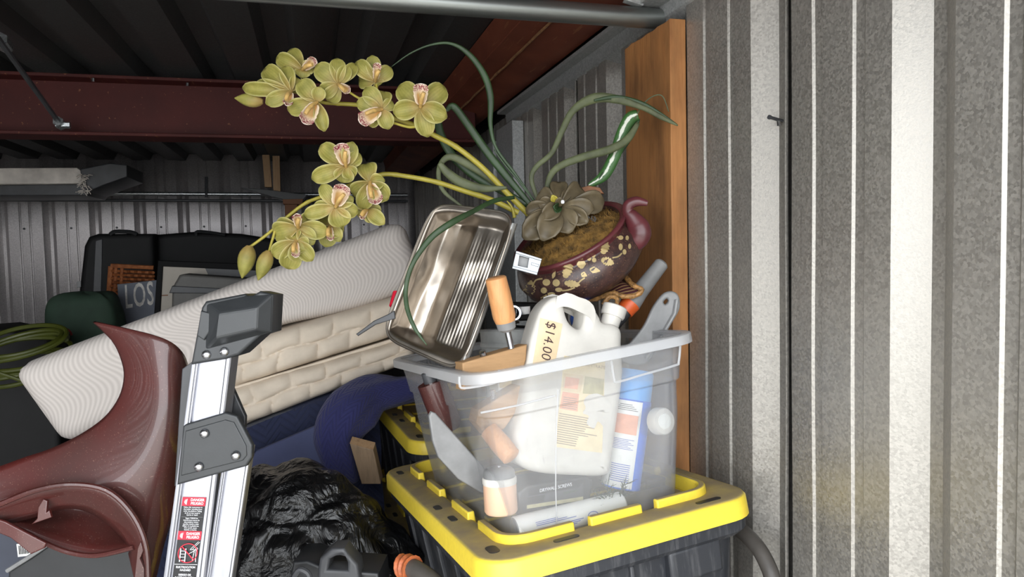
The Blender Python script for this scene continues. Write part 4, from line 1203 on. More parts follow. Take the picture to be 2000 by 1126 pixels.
def FL(Z, c, d0, tips, lip, lipw=1.0): flower(Z(*c), d0, [Z(*t) for t in tips], Z(*lip), lipw)
def bud(a, b, wid, d0, mat=M_PETAL):
    A, B = at_d(*a, d0), at_d(*b, d0-.004); w_ = wid*d0/FPX/2; n = 9
    pts = [A.lerp(B, i/n) for i in range(n+1)]
    MB().tube(pts, [w_*(.35, .72, .92, 1, 1, .93, .8, .6, .34, .06)[i] for i in range(n+1)], 12).build('bud', mat, orchid)
D1 = 1.33
FL(Z2, (560, 470), D1, [(318, 262, 165), (250, 425, 150), (160, 440, 120), (505, 250, 130), (340, 575, 130), (610, 360, 110)], (515, 595), 1.15)
bud(Z2(320, 555), Z2(78, 525), 118/4.33, D1+.01)
FL(Z2, (655, 285), D1+.02, [(545, 98, 130), (425, 175, 140), (745, 245, 120), (640, 352, 130), (700, 345, 120)], (768, 190), 1.1)
FL(Z2, (775, 560), D1-.01, [(625, 372, 170), (800, 430, 120), (525, 625, 150), (840, 810, 120), (660, 560, 110)], (660, 745), 1.15)
FL(Z2, (960, 410), D1, [(772, 255, 170), (945, 185, 140), (1105, 240, 110), (800, 490, 140), (870, 560, 150), (1040, 250, 120)], (1060, 478), 1.2)
FL(Z2, (1270, 385), D1+.02, [(1108, 222, 140), (1242, 168, 130), (1402, 275, 130), (1135, 375, 140), (1300, 420, 120)], (1290, 225), .8)
FL(Z2, (1325, 620), D1, [(1185, 435, 150), (1345, 458, 140), (1420, 560, 110), (1112, 560, 140), (1208, 755, 120), (1385, 790, 140)], (1128, 728), 1.1)
FL(Z2, (1650, 600), D1-.01, [(1465, 405, 190), (1858, 435, 190), (1418, 645, 170), (1875, 690, 180), (1715, 855, 170)], (1655, 400), 1.2)
D2 = 1.32
FL(Z3, (885, 245), D2, [(695, 85, 140), (632, 335, 130), (935, 62, 120), (990, 150, 110), (855, 362, 150), (940, 330, 120)], (840, 72), 1.2)
FL(Z3, (1060, 360), D2+.015, [(1030, 222, 150), (1170, 345, 120), (1192, 490, 150), (935, 450, 140), (1000, 560, 130)], (1118, 525), 1.2)
FL(Z3, (1040, 560), D2+.03, [(1165, 665, 110), (1010, 500, 120), (1140, 600, 130), (960, 590, 90), (1095, 650, 110)], (990, 630), .8)
FL(Z3, (810, 540), D2-.012, [(705, 375, 110), (640, 555, 120), (580, 598, 110), (860, 688, 165), (975, 580, 120), (940, 470, 90)], (872, 372), 1.35)
FL(Z3, (535, 690), D2-.01, [(362, 735, 160), (365, 680, 140), (755, 725, 140), (650, 815, 140), (640, 600, 110)], (522, 585), 1.2)
FL(Z3, (770, 680), D2+.02, [(725, 610, 120), (865, 725, 140), (735, 835, 130), (680, 760, 110), (840, 790, 110)], (770, 792), .9)
FL(Z3, (520, 790), D2-.02, [(348, 890, 130), (455, 995, 160), (640, 935, 120), (500, 745, 120), (600, 850, 140), (545, 940, 150)], (515, 915), .9)
bud(Z3(180, 825), Z3(122, 1062), 125/3.7525, D2)
bud(Z3(322, 862), Z3(240, 1078), 112/3.7525, D2-.01)
# stems
def stem(px, d0, d1, r0, r1):
    N = len(px)
    pts = crom([at_d(x, y, d0+(d1-d0)*i/(N-1)) for i, (x, y) in enumerate(px)], 6)
    MB().tube(pts, [r0+(r1-r0)*i/(len(pts)-1)+(.0006 if i % 9 == 0 else 0) for i in range(len(pts))], 10).build('stem', M_STEM, orchid)
stem([(1032, 418), (990, 376), (940, 325), (890, 286), (848, 264), (815, 246), (775, 232), (735, 214), (700, 205), (660, 202), (625, 198), (580, 180), (545, 175)], 1.46, D1+.012, .0062, .0032)
stem([(1012, 415), (960, 390), (910, 374), (855, 356), (800, 345), (750, 340), (715, 352), (680, 362), (640, 380), (600, 395), (565, 420), (525, 455), (487, 483)], 1.46, D2+.008, .0058, .0026)
stem([(565, 420), (542, 440), (533, 465), (526, 490)], D2+.008, D2-.008, .0026, .0024)
stem([(770, 240), (800, 248), (820, 244)], D1+.01, D1, .0025, .003)
stem([(735, 214), (715, 200), (690, 185), (672, 172)], D1+.01, D1, .0025, .002)
stem([(740, 218), (738, 190), (735, 165)], D1+.01, D1+.015, .0025, .002)
stem([(1005, 425), (1000, 405), (990, 392)], 1.45, 1.45, .004, .001)
# strap leaves
def blade(px, ds, ws, mat, fold=.25):
    N = len(px)
    n = 6
    dd_ = lin(ds, 1) if len(ds) == N else [ds[0]+(ds[-1]-ds[0])*i/(N-1) for i in range(N)]
    pts = crom([at_d(x, y, d_) for (x, y), d_ in zip(px, dd_)], n)
    wv = ws if len(ws) == N else [ws[int(round(i*(len(ws)-1)/(N-1)))] for i in range(N)]
    wr_ = lin(wv, n); M_ = len(pts)
    sides = []
    for i, p in enumerate(pts):
        t = (pts[min(i+1, M_-1)]-pts[max(i-1, 0)]).normalized()
        sides.append((t.cross((CC-p).normalized())).normalized())
    def f(i, j):
        k = min(M_-1, int(round(j*(M_-1)))); p = pts[k]; w_ = wr_[k]*1.35/FPX/2*(i*2-1)
        tow = (CC-p).normalized()
        return p+sides[k]*w_-tow*(fold*abs(w_))
    MB().grid(f, 4, M_-1).build('strap_leaf', mat, orchid, solid=.0007, ang=80, fix=False)
blade([(1045, 395), (1005, 338), (970, 290), (958, 245), (958, 190), (945, 145), (915, 105), (880, 85), (840, 88), (800, 105), (765, 130)], [1.47, 1.44], [5, 6, 6, 9, 14, 14, 11, 6, 4, 3, 1.5], M_BLADE)
blade([(1040, 405), (990, 345), (950, 295), (915, 245), (886, 208), (872, 216)], [1.47, 1.44], [10, 16, 17, 16, 15, 7], M_BLADE)
blade([(1030, 400), (980, 372), (930, 345), (885, 305), (862, 265), (855, 235)], [1.47, 1.48], [10, 16, 18, 18, 17, 16], M_BLADE)
blade([(1010, 395), (960, 350), (910, 318), (878, 306), (860, 322), (857, 348), (868, 375), (905, 405)], [1.46, 1.42], [10, 16, 17, 14, 10, 9, 8, 4], M_BLADE2)
blade([(858, 318), (875, 338), (905, 358), (945, 368), (990, 366)], [1.43, 1.44], [10, 18, 21, 16, 5], M_BLADE2)
blade([(1052, 395), (1038, 350), (1048, 325), (1078, 298), (1098, 255), (1120, 215), (1160, 192), (1205, 194), (1255, 210), (1290, 228), (1324, 245)], [1.48, 1.50], [7, 10, 11, 11, 13, 15, 22, 18, 11, 11, 3], M_BLADE2)
blade([(1068, 388), (1072, 350), (1092, 325), (1140, 306), (1190, 292), (1225, 272), (1246, 240)], [1.48, 1.50], [9, 12, 15, 17, 18, 17, 9], M_BLADE2)
blade([(1150, 362), (1180, 342), (1202, 300), (1214, 262), (1230, 232), (1246, 224)], [1.52, 1.52], [9, 24, 26, 25, 28, 22], M_VARI)
blade([(1170, 350), (1208, 300), (1232, 262), (1248, 232)], [1.52, 1.53], [6, 12, 16, 6], M_BLADE)
blade([(1240, 232), (1254, 206), (1275, 188), (1294, 188), (1306, 218)], [1.52, 1.52], [3, 3, 2.5, 2.5, 2], M_BLADE2)
blade([(1160, 196), (1205, 190), (1260, 205), (1322, 243)], [1.49, 1.50], [4, 10, 10, 3], M_BLADE)
blade([(1005, 385), (965, 392), (925, 412), (880, 436), (840, 466), (806, 515), (793, 560), (795, 600), (810, 640), (834, 674)], [1.37, 1.33, 1.29, 1.26, 1.25, 1.24, 1.24, 1.23, 1.22, 1.22], [7, 9, 9, 12, 11, 8, 8, 8, 7, 1.5], M_BLADE)
blade([(1045, 395), (1010, 350), (985, 320), (965, 292)], [1.47, 1.46], [3, 4, 3, 2], M_BLADE)
# succulent rosette
ctr = (1090, 402); rdc = 1.43
def rd(y): return rdc+(402-y)*.0007
for x, y, w_, st, up_ in ((1028, 412, 30, .25, 0), (1030, 437, 26, .3, -.01), (1026, 462, 42, .38, 0), (1062, 462, 42, .2, -.012), (1112, 450, 46, .2, 0), (1084, 452, 38, .25, .012), (1144, 431, 30, .3, -.02), (1182, 392, 40, .35, 0), (1160, 406, 32, .15, -.015), (1136, 366, 34, .2, .01), (1092, 349, 30, .25, 0), (1050, 374, 32, .25, 0), (1051, 394, 24, .15, -.012), (1062, 424, 28, .2, -.03), (1112, 372, 18, .15, 0)):
    P0 = at_d(ctr[0]+(x-ctr[0])*st*.4, ctr[1]+(y-ctr[1])*st*.4, rdc); P1 = at_d(x, y, rd(y)+up_)
    petal(MB(), P0, P1, w_*.56*rdc/FPX, rr.uniform(-.04, .22), rr.uniform(.35, .7), (1.1, .5), tip=rr.uniform(0, .2)).build('succulent_leaf', M_SUCC, orchid, solid=.003, ang=80, fix=False)
for x, y, m_ in ((1078, 380, M_STEM), (1094, 384, M_SUCC), (1088, 418, M_BLADE), (1080, 404, M_BLADE)):
    P0 = at_d(1090, 404, rdc-.004); petal(MB(), P0, at_d(x, y, rdc-.03), .0075, .1, .5, (.9, .5)).build('succulent_leaf', m_, orchid, solid=.002, ang=80, fix=False)
MB().tube([at_d(1090, 402, rdc), at_d(1094, 432, rdc+.03)], .006, 8).build('succulent_stem', M_BLADE, orchid)
MB().lathe([(.0001, -.004), (.003, -.003), (.004, 0), (.003, .003), (.0001, .004)], Matrix.Translation(at_d(1099, 394, rdc-.035)), 10, False, False).build('glue_drop', M_WHTI, orchid)
# bark chip and lichen on the moss
MB().add(*plate([(1128, 368), (1150, 362), (1172, 366), (1180, 378), (1160, 376), (1140, 382)], 1.50, .012, .002)).build('bark_chip', M_SHELFWOOD, orchid)
lm = MB()
for i in range(60):
    p = at_d(1150+rr.uniform(-14, 14), 432+rr.uniform(-7, 7), 1.44+rr.uniform(0, .01)); q = p+V((rr.uniform(-1, 1), rr.uniform(-1, 1), rr.uniform(0, 1)))*.006
    lm.tube([p, q], .0009, 4)
o = lm.build('lichen', M_GREYT, orchid); o['kind'] = 'stuff'

# ------------------------------------------------------------------ step ladder
LD = 1.08
lad = thing('step_ladder', 'folded aluminium step ladder with black plastic cap and danger labels', 'ladder', at_d(380, 1126, LD))
lad.location.z = 0
def lp(x, y, o=0.0): return at_d(x, y, LD-o)
def rail(tl, tr, bl, br, t, o, name):
    """channel rail: front web with two raised lips, carried down to the floor"""
    def ext(a, b):  # pixel line continued to the floor
        A, B = lp(*a, o), lp(*b, o); k = A.z/(A.z-B.z); return A, A+(B-A)*k
    L0, L1 = ext(tl, bl); R0, R1 = ext(tr, br)
    L1.z = R1.z = 0
    w = (R0-L0)
    m = MB(); pts = [(0, 0), (.0, .004), (.06, .005), (.10, .005), (.115, .0045), (.13, .005), (.155, .005), (.16, .0), (.84, 0), (.845, .005), (.87, .005), (.885, .0045), (.90, .005), (.97, .005), (1, .003), (1, -t), (.9, -t), (.96, -.003), (.04, -.003), (.1, -t), (0, -t)]
    rings = [[a+(b-a)*u-CF*c for u, c in pts] for a, b in ((L0, R0), (L1, R1))]
    m.loops(rings, True, True)
    r_ = m.build(name, M_ALU, lad, ang=20)
    for u in (.105, .885):
        g = MB(); a0, a1 = L0+(R0-L0)*u, L1+(R1-L1)*u; s0 = w.normalized()*.0006
        g.add([a0-s0-CF*.0054, a0+s0-CF*.0054, a1+s0-CF*.0054, a1-s0-CF*.0054], [(0, 1, 2, 3)]); g.build('groove_line', M_GREYD, r_, fix=False)
    return r_
fr = rail((380, 690), (456, 675), (322, 1126), (402, 1126), .026, 0, 'front_rail')
rr_ = rail((440, 880), (494, 870), (404, 1126), (456, 1126), .010, -.004, 'rear_rail')
# opposite rails behind (other side of the ladder), mostly hidden
# cap
MB().add(*plate([(372, 712), (393, 600), (401, 588), (478, 573), (487, 580), (507, 568), (534, 574), (530, 648), (508, 655), (466, 693), (440, 701)], LD-.012, .05, .004)).build('top_cap', M_LADCAP, lad)
def frustum(base, top, o0, o1): return MB().loops([[lp(*p, o0) for p in base], [lp(*p, o1) for p in top]], True, True)
capb = frustum([(402, 592), (478, 576), (534, 572), (531, 648), (508, 655), (400, 684)], [(428, 612), (480, 604), (502, 600), (500, 642), (496, 644), (422, 661)], .011, .030).build('cap_block', M_LADCAP, lad, bevel=.003, smooth=False)
MB().add(*plate([(384, 655), (392, 606), (412, 612), (414, 640), (398, 664)], LD-.016, .01, .002)).build('cap_recess', M_LADCAP, lad)
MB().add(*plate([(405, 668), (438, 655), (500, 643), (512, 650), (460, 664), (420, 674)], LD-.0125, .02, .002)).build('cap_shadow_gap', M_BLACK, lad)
# knee bracket in front and one behind
MB().add(*plate([(345, 947), (357, 832), (362, 828), (440, 805), (463, 812), (492, 868), (492, 892), (481, 910)], LD-.011, .012, .003)).build('hinge_bracket', M_LADCAP, lad)
MB().add(*plate([(353, 929), (362, 841), (440, 819), (457, 824), (481, 870), (482, 889), (474, 899)], LD-.0125, .010, .0015)).build('bracket_face', M_LADCAP, lad)
MB().add(*plate([(445, 752), (452, 752), (479, 813), (478, 835), (466, 830), (445, 800)], LD+.03, .010, .002)).build('hinge_bracket', M_BLACK, lad)
MB().add(*plate([(355, 720), (376, 705), (362, 940), (340, 950)], LD+.045, .02, .002)).build('far_rail_edge', M_GREYD, lad)
def rivet(x, y, o, r=.0068):
    p = lp(x, y, o); Mx = Matrix((CR, CU, -CF)).transposed().to_4x4(); Mx.translation = p
    MB().lathe([(r, 0), (r*.95, r*.25), (r*.75, r*.5), (r*.4, r*.68), (0.0001, r*.74)], Mx, 20, True, False).build('rivet', M_STEEL, lad)
for x, y in ((403, 692), (438, 686)): rivet(x, y, .0125)
for x, y in ((399, 846), (460, 889), (388, 911)): rivet(x, y, .0142)
MB().tube([lp(417, 950, -.006), lp(400, 1126, -.006), lp(396, 1180, -.006)], .003, 8).build('spreader_rod', M_GALV, lad)
# warning label; x across, y down in label units (pixels), sheared along the rail
def LB(x, y, o=.0012): return lp(357+x-.128*y+.0*x, 970+y+.02*x, o)
def lbq(name, mat, x0, y0, x1, y1, o, parent):
    return MB().add([LB(x0, y0, o), LB(x1, y0, o), LB(x1, y1, o), LB(x0, y1, o)], [(0, 1, 2, 3)]).build(name, mat, parent, smooth=False, fix=False)
wl2 = lbq('warning_label', M_BLKL, 0, 0, 45.5, 250, .0008, lad)
def lbt(s, x, y, size, mat=M_WHTI, bold=.02, wid=1.0, align='CENTER', parent=None):
    vs, fs = text2d(s, size, align, bold*size)
    MB().add([LB(x+p.x*wid, y-p.y, .0022) for p in vs], fs).build('lettering', mat, parent or wl2, smooth=False, fix=False)
for y0 in (0, 66):
    lbq('red_band', M_REDL, 0, y0, 45.5, y0+17, .0013, wl2)
    lbt('DANGER', 29.5, y0+5.2, 7.2, bold=.02, wid=.92); lbt('PELIGRO', 29.5, y0+12.2, 7.2, bold=.02, wid=.88)
    # burst symbol
    bs = MB()
    for k in range(7):
        an = math.radians(100+k*28); c0 = (9.5, y0+9)
        bs.add([LB(c0[0], c0[1], .0022), LB(c0[0]+5.6*math.cos(an-.12), c0[1]+5.6*math.sin(an-.12), .0022), LB(c0[0]+5.6*math.cos(an+.12), c0[1]+5.6*math.sin(an+.12), .0022)], [(0, 1, 2)])
    bs.build('burst_symbol', M_WHTI, wl2, smooth=False, fix=False)
for i, s in enumerate(('Follow ALL instructions on', 'this ladder, including those', 'under the platform. Failing', 'to do so may result in', 'injuries or death')):
    lbt(s, 22.7, 19.6+i*3.75, 3.5, bold=.008, wid=.95)
for i, s in enumerate(('Seguir TODAS las', 'instrucciones acerca de', 'esta escalera, incluso', 'aquellas rotulos a estar', 'debajo de la plataforma.', 'Caer puede causar', 'lesiones o muerte')):
    lbt(s, 22.7, 41+i*3.75, 3.5, bold=.008, wid=.95)
lbq('rule_line', M_GREYT, 2, 38.4, 44, 38.8, .0016, wl2)
# crossed-out pictogram: ladder and person at a power line inside a red ring
def stroke(pts, w, mat, o=.0022, name='pictogram_stroke'):
    m = MB()
    for a, b in zip(pts[:-1], pts[1:]):
        a, b = V((*a, 0)), V((*b, 0)); n = V((-(b-a).y, (b-a).x, 0)).normalized()*w/2
        m.add([LB(p.x, p.y, o) for p in (a-n, b-n, b+n, a+n)], [(0, 1, 2, 3)])
    m.build(name, mat, wl2, smooth=False, fix=False)
py = 108
stroke([(9, py-8), (9.5, py+18)], 2.0, M_WHTI); stroke([(19, py-8), (19.5, py+18)], 2.0, M_WHTI)
for k in range(4): stroke([(9, py-3+k*6), (19.5, py-3+k*6)], .9, M_WHTI)
stroke([(27, py-6), (38, py-6), (33, py-2), (26, py+2)], 1.0, M_WHTI); stroke([(40, py-8), (39, py-2), (41, py+18)], 1.1, M_WHTI); stroke([(36, py-4), (34, py+17)], 1.1, M_WHTI)
stroke([(28, py-7), (42, py-22)], .7, M_WHTI); stroke([(32, py-7), (44.5, py-21)], .7, M_WHTI)
stroke([(40+2*math.cos(t*.7), py-8+2*math.sin(t*.7)) for t in range(10)], .9, M_WHTI)
stroke([(23.5+18.5*math.cos(t*.19635), py+1+18.5*math.sin(t*.19635)) for t in range(33)], 1.7, M_REDL, .0027, 'prohibition_ring')
stroke([(23.5-13, py+1-13), (23.5+13, py+1+13)], 2.0, M_REDL, .0027, 'prohibition_bar')
lbq('rule_line', M_WHTI, .5, 130.6, 45, 131.4, .0016, wl2)
lbt('ELECTROCUTION', 23, 136.5, 5.4, bold=.022, wid=.86); lbt('HAZARD', 23, 142.2, 5.4, bold=.022, wid=.95)
lbt('RIESGO DE', 23, 151.5, 5.2, bold=.022, wid=.95); lbt('ELECTROCUCIÓN', 23, 157.2, 5.2, bold=.022, wid=.86)

# ------------------------------------------------------------------ maroon moulded shell
mar = thing('maroon_shell', 'large curved glossy maroon plastic shell left of the ladder', 'shell', at_d(200, 1126, 1.16))
top_e = [(183, 628), (215, 634), (260, 644), (300, 654), (335, 666), (358, 688), (370, 720)]
rows = [  # each row left -> right in pixels
    [(183, 628), (215, 634), (260, 644), (300, 654), (335, 668), (358, 692), (368, 722)],
    [(220, 664), (245, 672), (280, 684), (315, 696), (345, 712), (362, 735), (369, 760)],
    [(238, 700), (262, 712), (292, 726), (322, 742), (347, 758), (363, 778), (369, 800)],
    [(244, 735), (266, 752), (294, 768), (322, 785), (346, 802), (361, 822), (366, 842)],
    [(234, 775), (256, 795), (286, 815), (315, 832), (340, 850), (356, 868), (361, 885)],
    [(205, 815), (232, 838), (265, 860), (298, 880), (328, 898), (348, 915), (355, 930)],
    [(155, 850), (195, 875), (238, 898), (278, 920), (312, 940), (338, 960), (346, 972)],
    [(95, 878), (145, 905), (198, 930), (246, 952), (290, 975), (322, 1000), (334, 1015)],
    [(35, 898), (92, 925), (155, 948), (215, 970), (265, 1000), (302, 1035), (320, 1060)],
    [(-30, 915), (40, 945), (110, 955), (190, 965), (247, 1012), (284, 1070), (306, 1105)],
    [(-60, 945), (-5, 985), (75, 956), (165, 948), (232, 978), (276, 1035), (300, 1126)],
]
rows[-1] = [(-80, 1010), (0, 982), (70, 955), (150, 944), (225, 968), (272, 1030), (292, 1180)]
rows[-2] = [(-60, 940), (10, 955), (85, 940), (160, 940), (236, 968), (285, 1030), (308, 1110)]
def rowsurf(rows, dfun):
    nr, ncl = len(rows), len(rows[0])
    cols = []
    fine = [crom([(*p, 0) for p in r], 4) for r in rows]
    M_ = len(fine[0])
    grid_ = [crom([fine[i][j] for i in range(nr)], 4) for j in range(M_)]
    N_ = len(grid_[0])
    for it in range(60):      # relax the inside of the sheet so it flows evenly
        new = [c[:] for c in grid_]
        for a in range(1, M_-1):
            for b in range(1, N_-1):
                new[a][b] = (grid_[a-1][b]+grid_[a+1][b]+grid_[a][b-1]+grid_[a][b+1])*.25
        grid_ = new
    def f(i, j):
        a = min(M_-1, int(round(i*(M_-1)))); b = min(N_-1, int(round(j*(N_-1)))); p = grid_[a][b]
        return at_d(p.x, p.y, dfun(i, j, p))
    return f, M_-1, N_-1
def md(i, j, p): return 1.17+.10*(1-math.cos(max(0, i-.45)*2.4))+.05*(1-i)**2-.02*j
f, a_, b_ = rowsurf(rows[:-1]+[rows[-1]], md)
MB().grid(f, a_, b_).build('shell_wall', M_MAROON, mar, solid=.004, ang=70)
# right skirt strip continuing down beside the ladder
sk_rows = [[(285, 1060), (300, 1072), (318, 1062), (332, 1022)], [(292, 1126), (303, 1130), (313, 1125), (322, 1085)], [(296, 1200), (305, 1200), (312, 1200), (318, 1180)], [(298, 1400), (306, 1400), (312, 1400), (318, 1380)]]
# raised ring round the round opening and its inner lip
ring_px = [(-90, 1020), (0, 984), (70, 957), (140, 946), (208, 957), (256, 1000), (284, 1060), (290, 1130), (292, 1250)]
MB().tube(crom([at_d(x, y, 1.143) for x, y in ring_px], 5), .0045, 8).build('ring_bead', M_MAROON, mar)
in_px = [(-60, 1040), (20, 1020), (70, 1008), (118, 993), (165, 996), (205, 1018), (238, 1048), (252, 1072), (252, 1080)]
A_ = crom([at_d(x, y, 1.15) for x, y in ring_px], 5); B_ = crom([at_d(x, y, 1.19) for x, y in in_px], 5); K = len(A_)
MB().grid(lambda i, j: A_[min(K-1, int(round(i*(K-1))))].lerp(B_[min(K-1, int(round(i*(K-1))))], j), K-1, 4).build('inner_lip', M_MAROON, mar, solid=.003, ang=70)
# dark inside of the shell seen through the opening, and the lower rim
iw_t = [(-40, 1000), (40, 985), (100, 970), (160, 965), (215, 985), (262, 1035)]
iw_b = [(-40, 1010), (30, 1030), (85, 1058), (135, 1078), (190, 1084), (262, 1068)]
A2 = crom([at_d(x, y, 1.24) for x, y in iw_t], 4); B2 = crom([at_d(x, y, 1.17+.02*math.sin(i/5*3.14)) for i, (x, y) in enumerate(iw_b)], 4); K2 = len(A2)
MB().grid(lambda i, j: A2[min(K2-1, int(round(i*(K2-1))))].lerp(B2[min(K2-1, int(round(i*(K2-1))))], j)+CF*(.05*math.sin(math.pi*j)), K2-1, 8).build('inner_wall', M_MAROON, mar, solid=.003, ang=70)
MB().tube(B2, .0042, 8).build('lower_rim', M_MAROON, mar)
MB().add(*plate([(-30, 1005), (10, 1018), (90, 1060), (86, 1070), (60, 1082), (20, 1050), (-30, 1030)], 1.155, .006, .002)).build('tab', M_MAROON, mar)
MB().add(*plate([(72, 1012), (74, 990), (84, 974), (92, 978), (90, 1000), (96, 996), (100, 1010), (60, 1024)], 1.16, .006, .0015)).build('tab', M_MAROON, mar)
MB().add(*plate([(262, 1126), (268, 1070), (275, 1056), (280, 1075), (273, 1090), (282, 1110), (280, 1190), (262, 1190)], 1.15, .006, .0015)).build('tab', M_MAROON, mar)
mt_ = bvh(mar.children[0])
dm = MB()
for x, y in ((192, 842), (190, 862), (279, 907), (280, 965), (308, 938)):
    vs, fs = fan([(x+2.2*math.cos(t), y+3.0*math.sin(t)) for t in range(6)]); wrap_px(dm, mt_, vs, fs, .003)
dm.build('chips', M_WHTI, mar, fix=False)

# things under the shell
gb = thing('grey_lid_panel', 'dark grey plastic panel lying beneath the maroon shell opening', 'panel', at_d(140, 1126, 1.24))
MB().add(*plate([(15, 1112), (60, 1085), (110, 1050), (180, 1040), (265, 1050), (268, 1180), (10, 1180)], 1.27, .03, .006)).build('shell', M_BLACK, gb)
MB().tube([at_d(14, 1114, 1.265), at_d(60, 1085, 1.265), at_d(108, 1052, 1.265)], .004, 8).build('edge_bead', M_GREYT, gb)
bb = thing('barcoded_box', 'dark blue grey box with white barcode sticker at lower left', 'box', at_d(20, 1126, 1.36))
bbq = [(-60, 1030), (64, 1030), (64, 1180), (-60, 1180)]
MB().add(*plate(bbq, 1.34, .2, .006)).build('carton', pm('dark_blue_grey_box', (58, 62, 74), .6), bb)
bs = MB().add(*plate([(32, 1062), (58, 1058), (60, 1084), (35, 1087)], 1.339, .0006, .0001)).build('barcode_sticker', M_PAPER, bb)
for k in range(7):
    x = 36+k*3; MB().add(*plate([(x, 1065-k*.4), (x+1.4, 1065-k*.4), (x+2.2, 1082-k*.3), (x+.8, 1082-k*.3)], 1.338, .0005, .0001)).build('barcode_bar', M_INK, bs)
# ------------------------------------------------------------------ mattresses, blankets, bag
def lerp2(a, b, t): return (a[0]+(b[0]-a[0])*t, a[1]+(b[1]-a[1])*t)
YM = 2.18
def slab(tl, tr, br_, bl, Y0, depth, r, nu=60, nv=22, lift=.0, fn=None):
    """soft slab: front outline given by four pixels on the plane Y0, running back by depth; rounded edges"""
    P = [at_y(*q, Y0) for q in (tl, tr, br_, bl)]
    mb = MB()
    Lw = (P[1]-P[0]).length; Hh = (P[3]-P[0]).length
    def fr(i, j):
        # rounded rectangle front: push the border back
        p = (P[0]*(1-i)+P[1]*i)*(1-j)+(P[3]*(1-i)+P[2]*i)*j
        p = p+V((0, 0, lift*j*math.exp(-((i-.5)/.24)**2)))
        ex_, ey_ = min(i, 1-i)*Lw, min(j, 1-j)*Hh
        back = 0
        for e in (ex_, ey_):
            if e < r: back += r-math.sqrt(max(0, r*r-(r-e)**2))
        # rounded silhouette corners
        if ex_ < r and ey_ < r:
            dx, dy = r-ex_, r-ey_; l = math.hypot(dx, dy)
            if l > r:
                k = (l-r)/l; sx = 1 if i < .5 else -1; sy = 1 if j < .5 else -1
                p = p+(P[1]-P[0]).normalized()*(dx*k*sx)+(P[3]-P[0]).normalized()*(dy*k*sy)
        off = fn(i*Lw, j*Hh, Lw, Hh) if fn else 0
        return p+V((0, min(back, r*1.2)-off, 0))
    us = [i/nu for i in range(nu+1)]
    mb.grid(fr, nu, nv, lambda i, j: (i*Lw, j*Hh))
    # border ring swept back
    ring_ = []
    w = nu+1
    idx = [i for i in range(w)]+[j*w+nu for j in range(1, nv+1)]+[nv*w+i for i in range(nu-1, -1, -1)]+[j*w for j in range(nv-1, 0, -1)]
    n0 = len(mb.v)
    uvs = {}
    for k in idx:
        p = mb.v[k]; mb.v.append(V((p.x, Y0+depth, p.z))); mb.uv[len(mb.v)-1] = mb.uv[k]
    n = len(idx)
    for k in range(n): mb.f.append((idx[k], idx[(k+1) % n], n0+(k+1) % n, n0+k))
    mb.f.append(tuple(n0+k for k in range(n)))
    return mb
foam = slab((8, 724), (790, 426), (836, 556), (118, 878), YM, 1.15, .055, 120, 26, lift=.075)
tag(foam.build('foam_mattress', M_FOAM, ang=60), 'long pale foam mattress with wavy knit cover lying tilted at left', 'mattress')
def qf(x, y, L, H, cw=.098, chh=None):
    chh = H*.92
    row = 0; a = (x/cw) % 1-.5
    # one full row of cells plus staggered half joints
    b = y/H-.5
    hx = 1-abs(a*2)**5; hy = 1-abs(b*2)**6
    wv = .003*noise.noise(V((x*22, y*22, 1)))
    return .016*max(0, hx)*max(0, hy)+wv
qm = thing('quilted_mattress', 'beige quilted mattress in two layers below the foam mattress', 'mattress', at_y(610, 820, YM))
def qf2(ph, rows_):
    def g(x, y, L, H):
        rh = H/rows_; r_ = int(y/rh); xo = x+(.055 if r_ % 2 else 0)+ph
        cw = .112; a = (xo/cw) % 1-.5; b = (y/rh) % 1-.5
        a = ((xo+.03*noise.noise(V((x*7, y*9, 8))))/cw) % 1-.5; b = ((y+.016*noise.noise(V((x*8, y*5, 4))))/rh) % 1-.5
        hx = max(0, 1-abs(a*2)**3.5); hy = max(0, 1-abs(b*2)**3.5)
        return .014*(hx*hy)**.7+.0025*noise.noise(V((x*25, y*25, 3)))
    return g
slab((425, 684), (800, 572), (800, 648), (425, 768), YM-.03, 1.1, .036, 150, 40, fn=qf2(0, 2)).build('upper_layer', M_QUILT, qm, ang=80)
slab((430, 766), (812, 655), (812, 705), (440, 846), YM-.045, 1.1, .036, 150, 34, fn=qf2(.04, 2)).build('lower_layer', M_QUILT, qm, ang=80)
MB().tube([at_y(430, 766, YM-.02), at_y(600, 716, YM-.02), at_y(806, 652, YM-.02)], .006, 8).build('piping', M_QUILT, qm)

# navy blanket pile under the mattress: thick folds down to the floor
def navyf(i, j):
    x = -.62+.80*i
    y = 2.13+.10*noise.noise(V((x*5, j*4, 2)))*.5
    ztop = HC-.482+.31*(x+.18)
    z = ztop*(1-j)
    fold = .02*math.sin(j*42)*(1-abs(2*j-1)**8)
    return V((x, y-fold-.02*j, z))
nb = MB().grid(navyf, 40, 80, lambda i, j: (i*.8, j*1.0))
w_ = 41
n0 = len(nb.v); row0 = list(range(w_))
for k in row0: p = nb.v[k]; nb.v.append(V((p.x, 3.2, p.z))); nb.uv[len(nb.v)-1] = (nb.uv[k][0], -1.2)
for k in range(w_-1): nb.f.append((row0[k], row0[k+1], n0+k+1, n0+k))
n1 = len(nb.v)
for k in range(w_): p = nb.v[80*w_+k]; nb.v.append(V((p.x, 3.2, p.z)))
for k in range(w_-1): nb.f.append((n0+k, n0+k+1, n1+k+1, n1+k))
tag(nb.build('navy_blanket', M_NAVY, ang=70), 'dark navy quilted moving blanket stacked under the beige mattress', 'blanket')
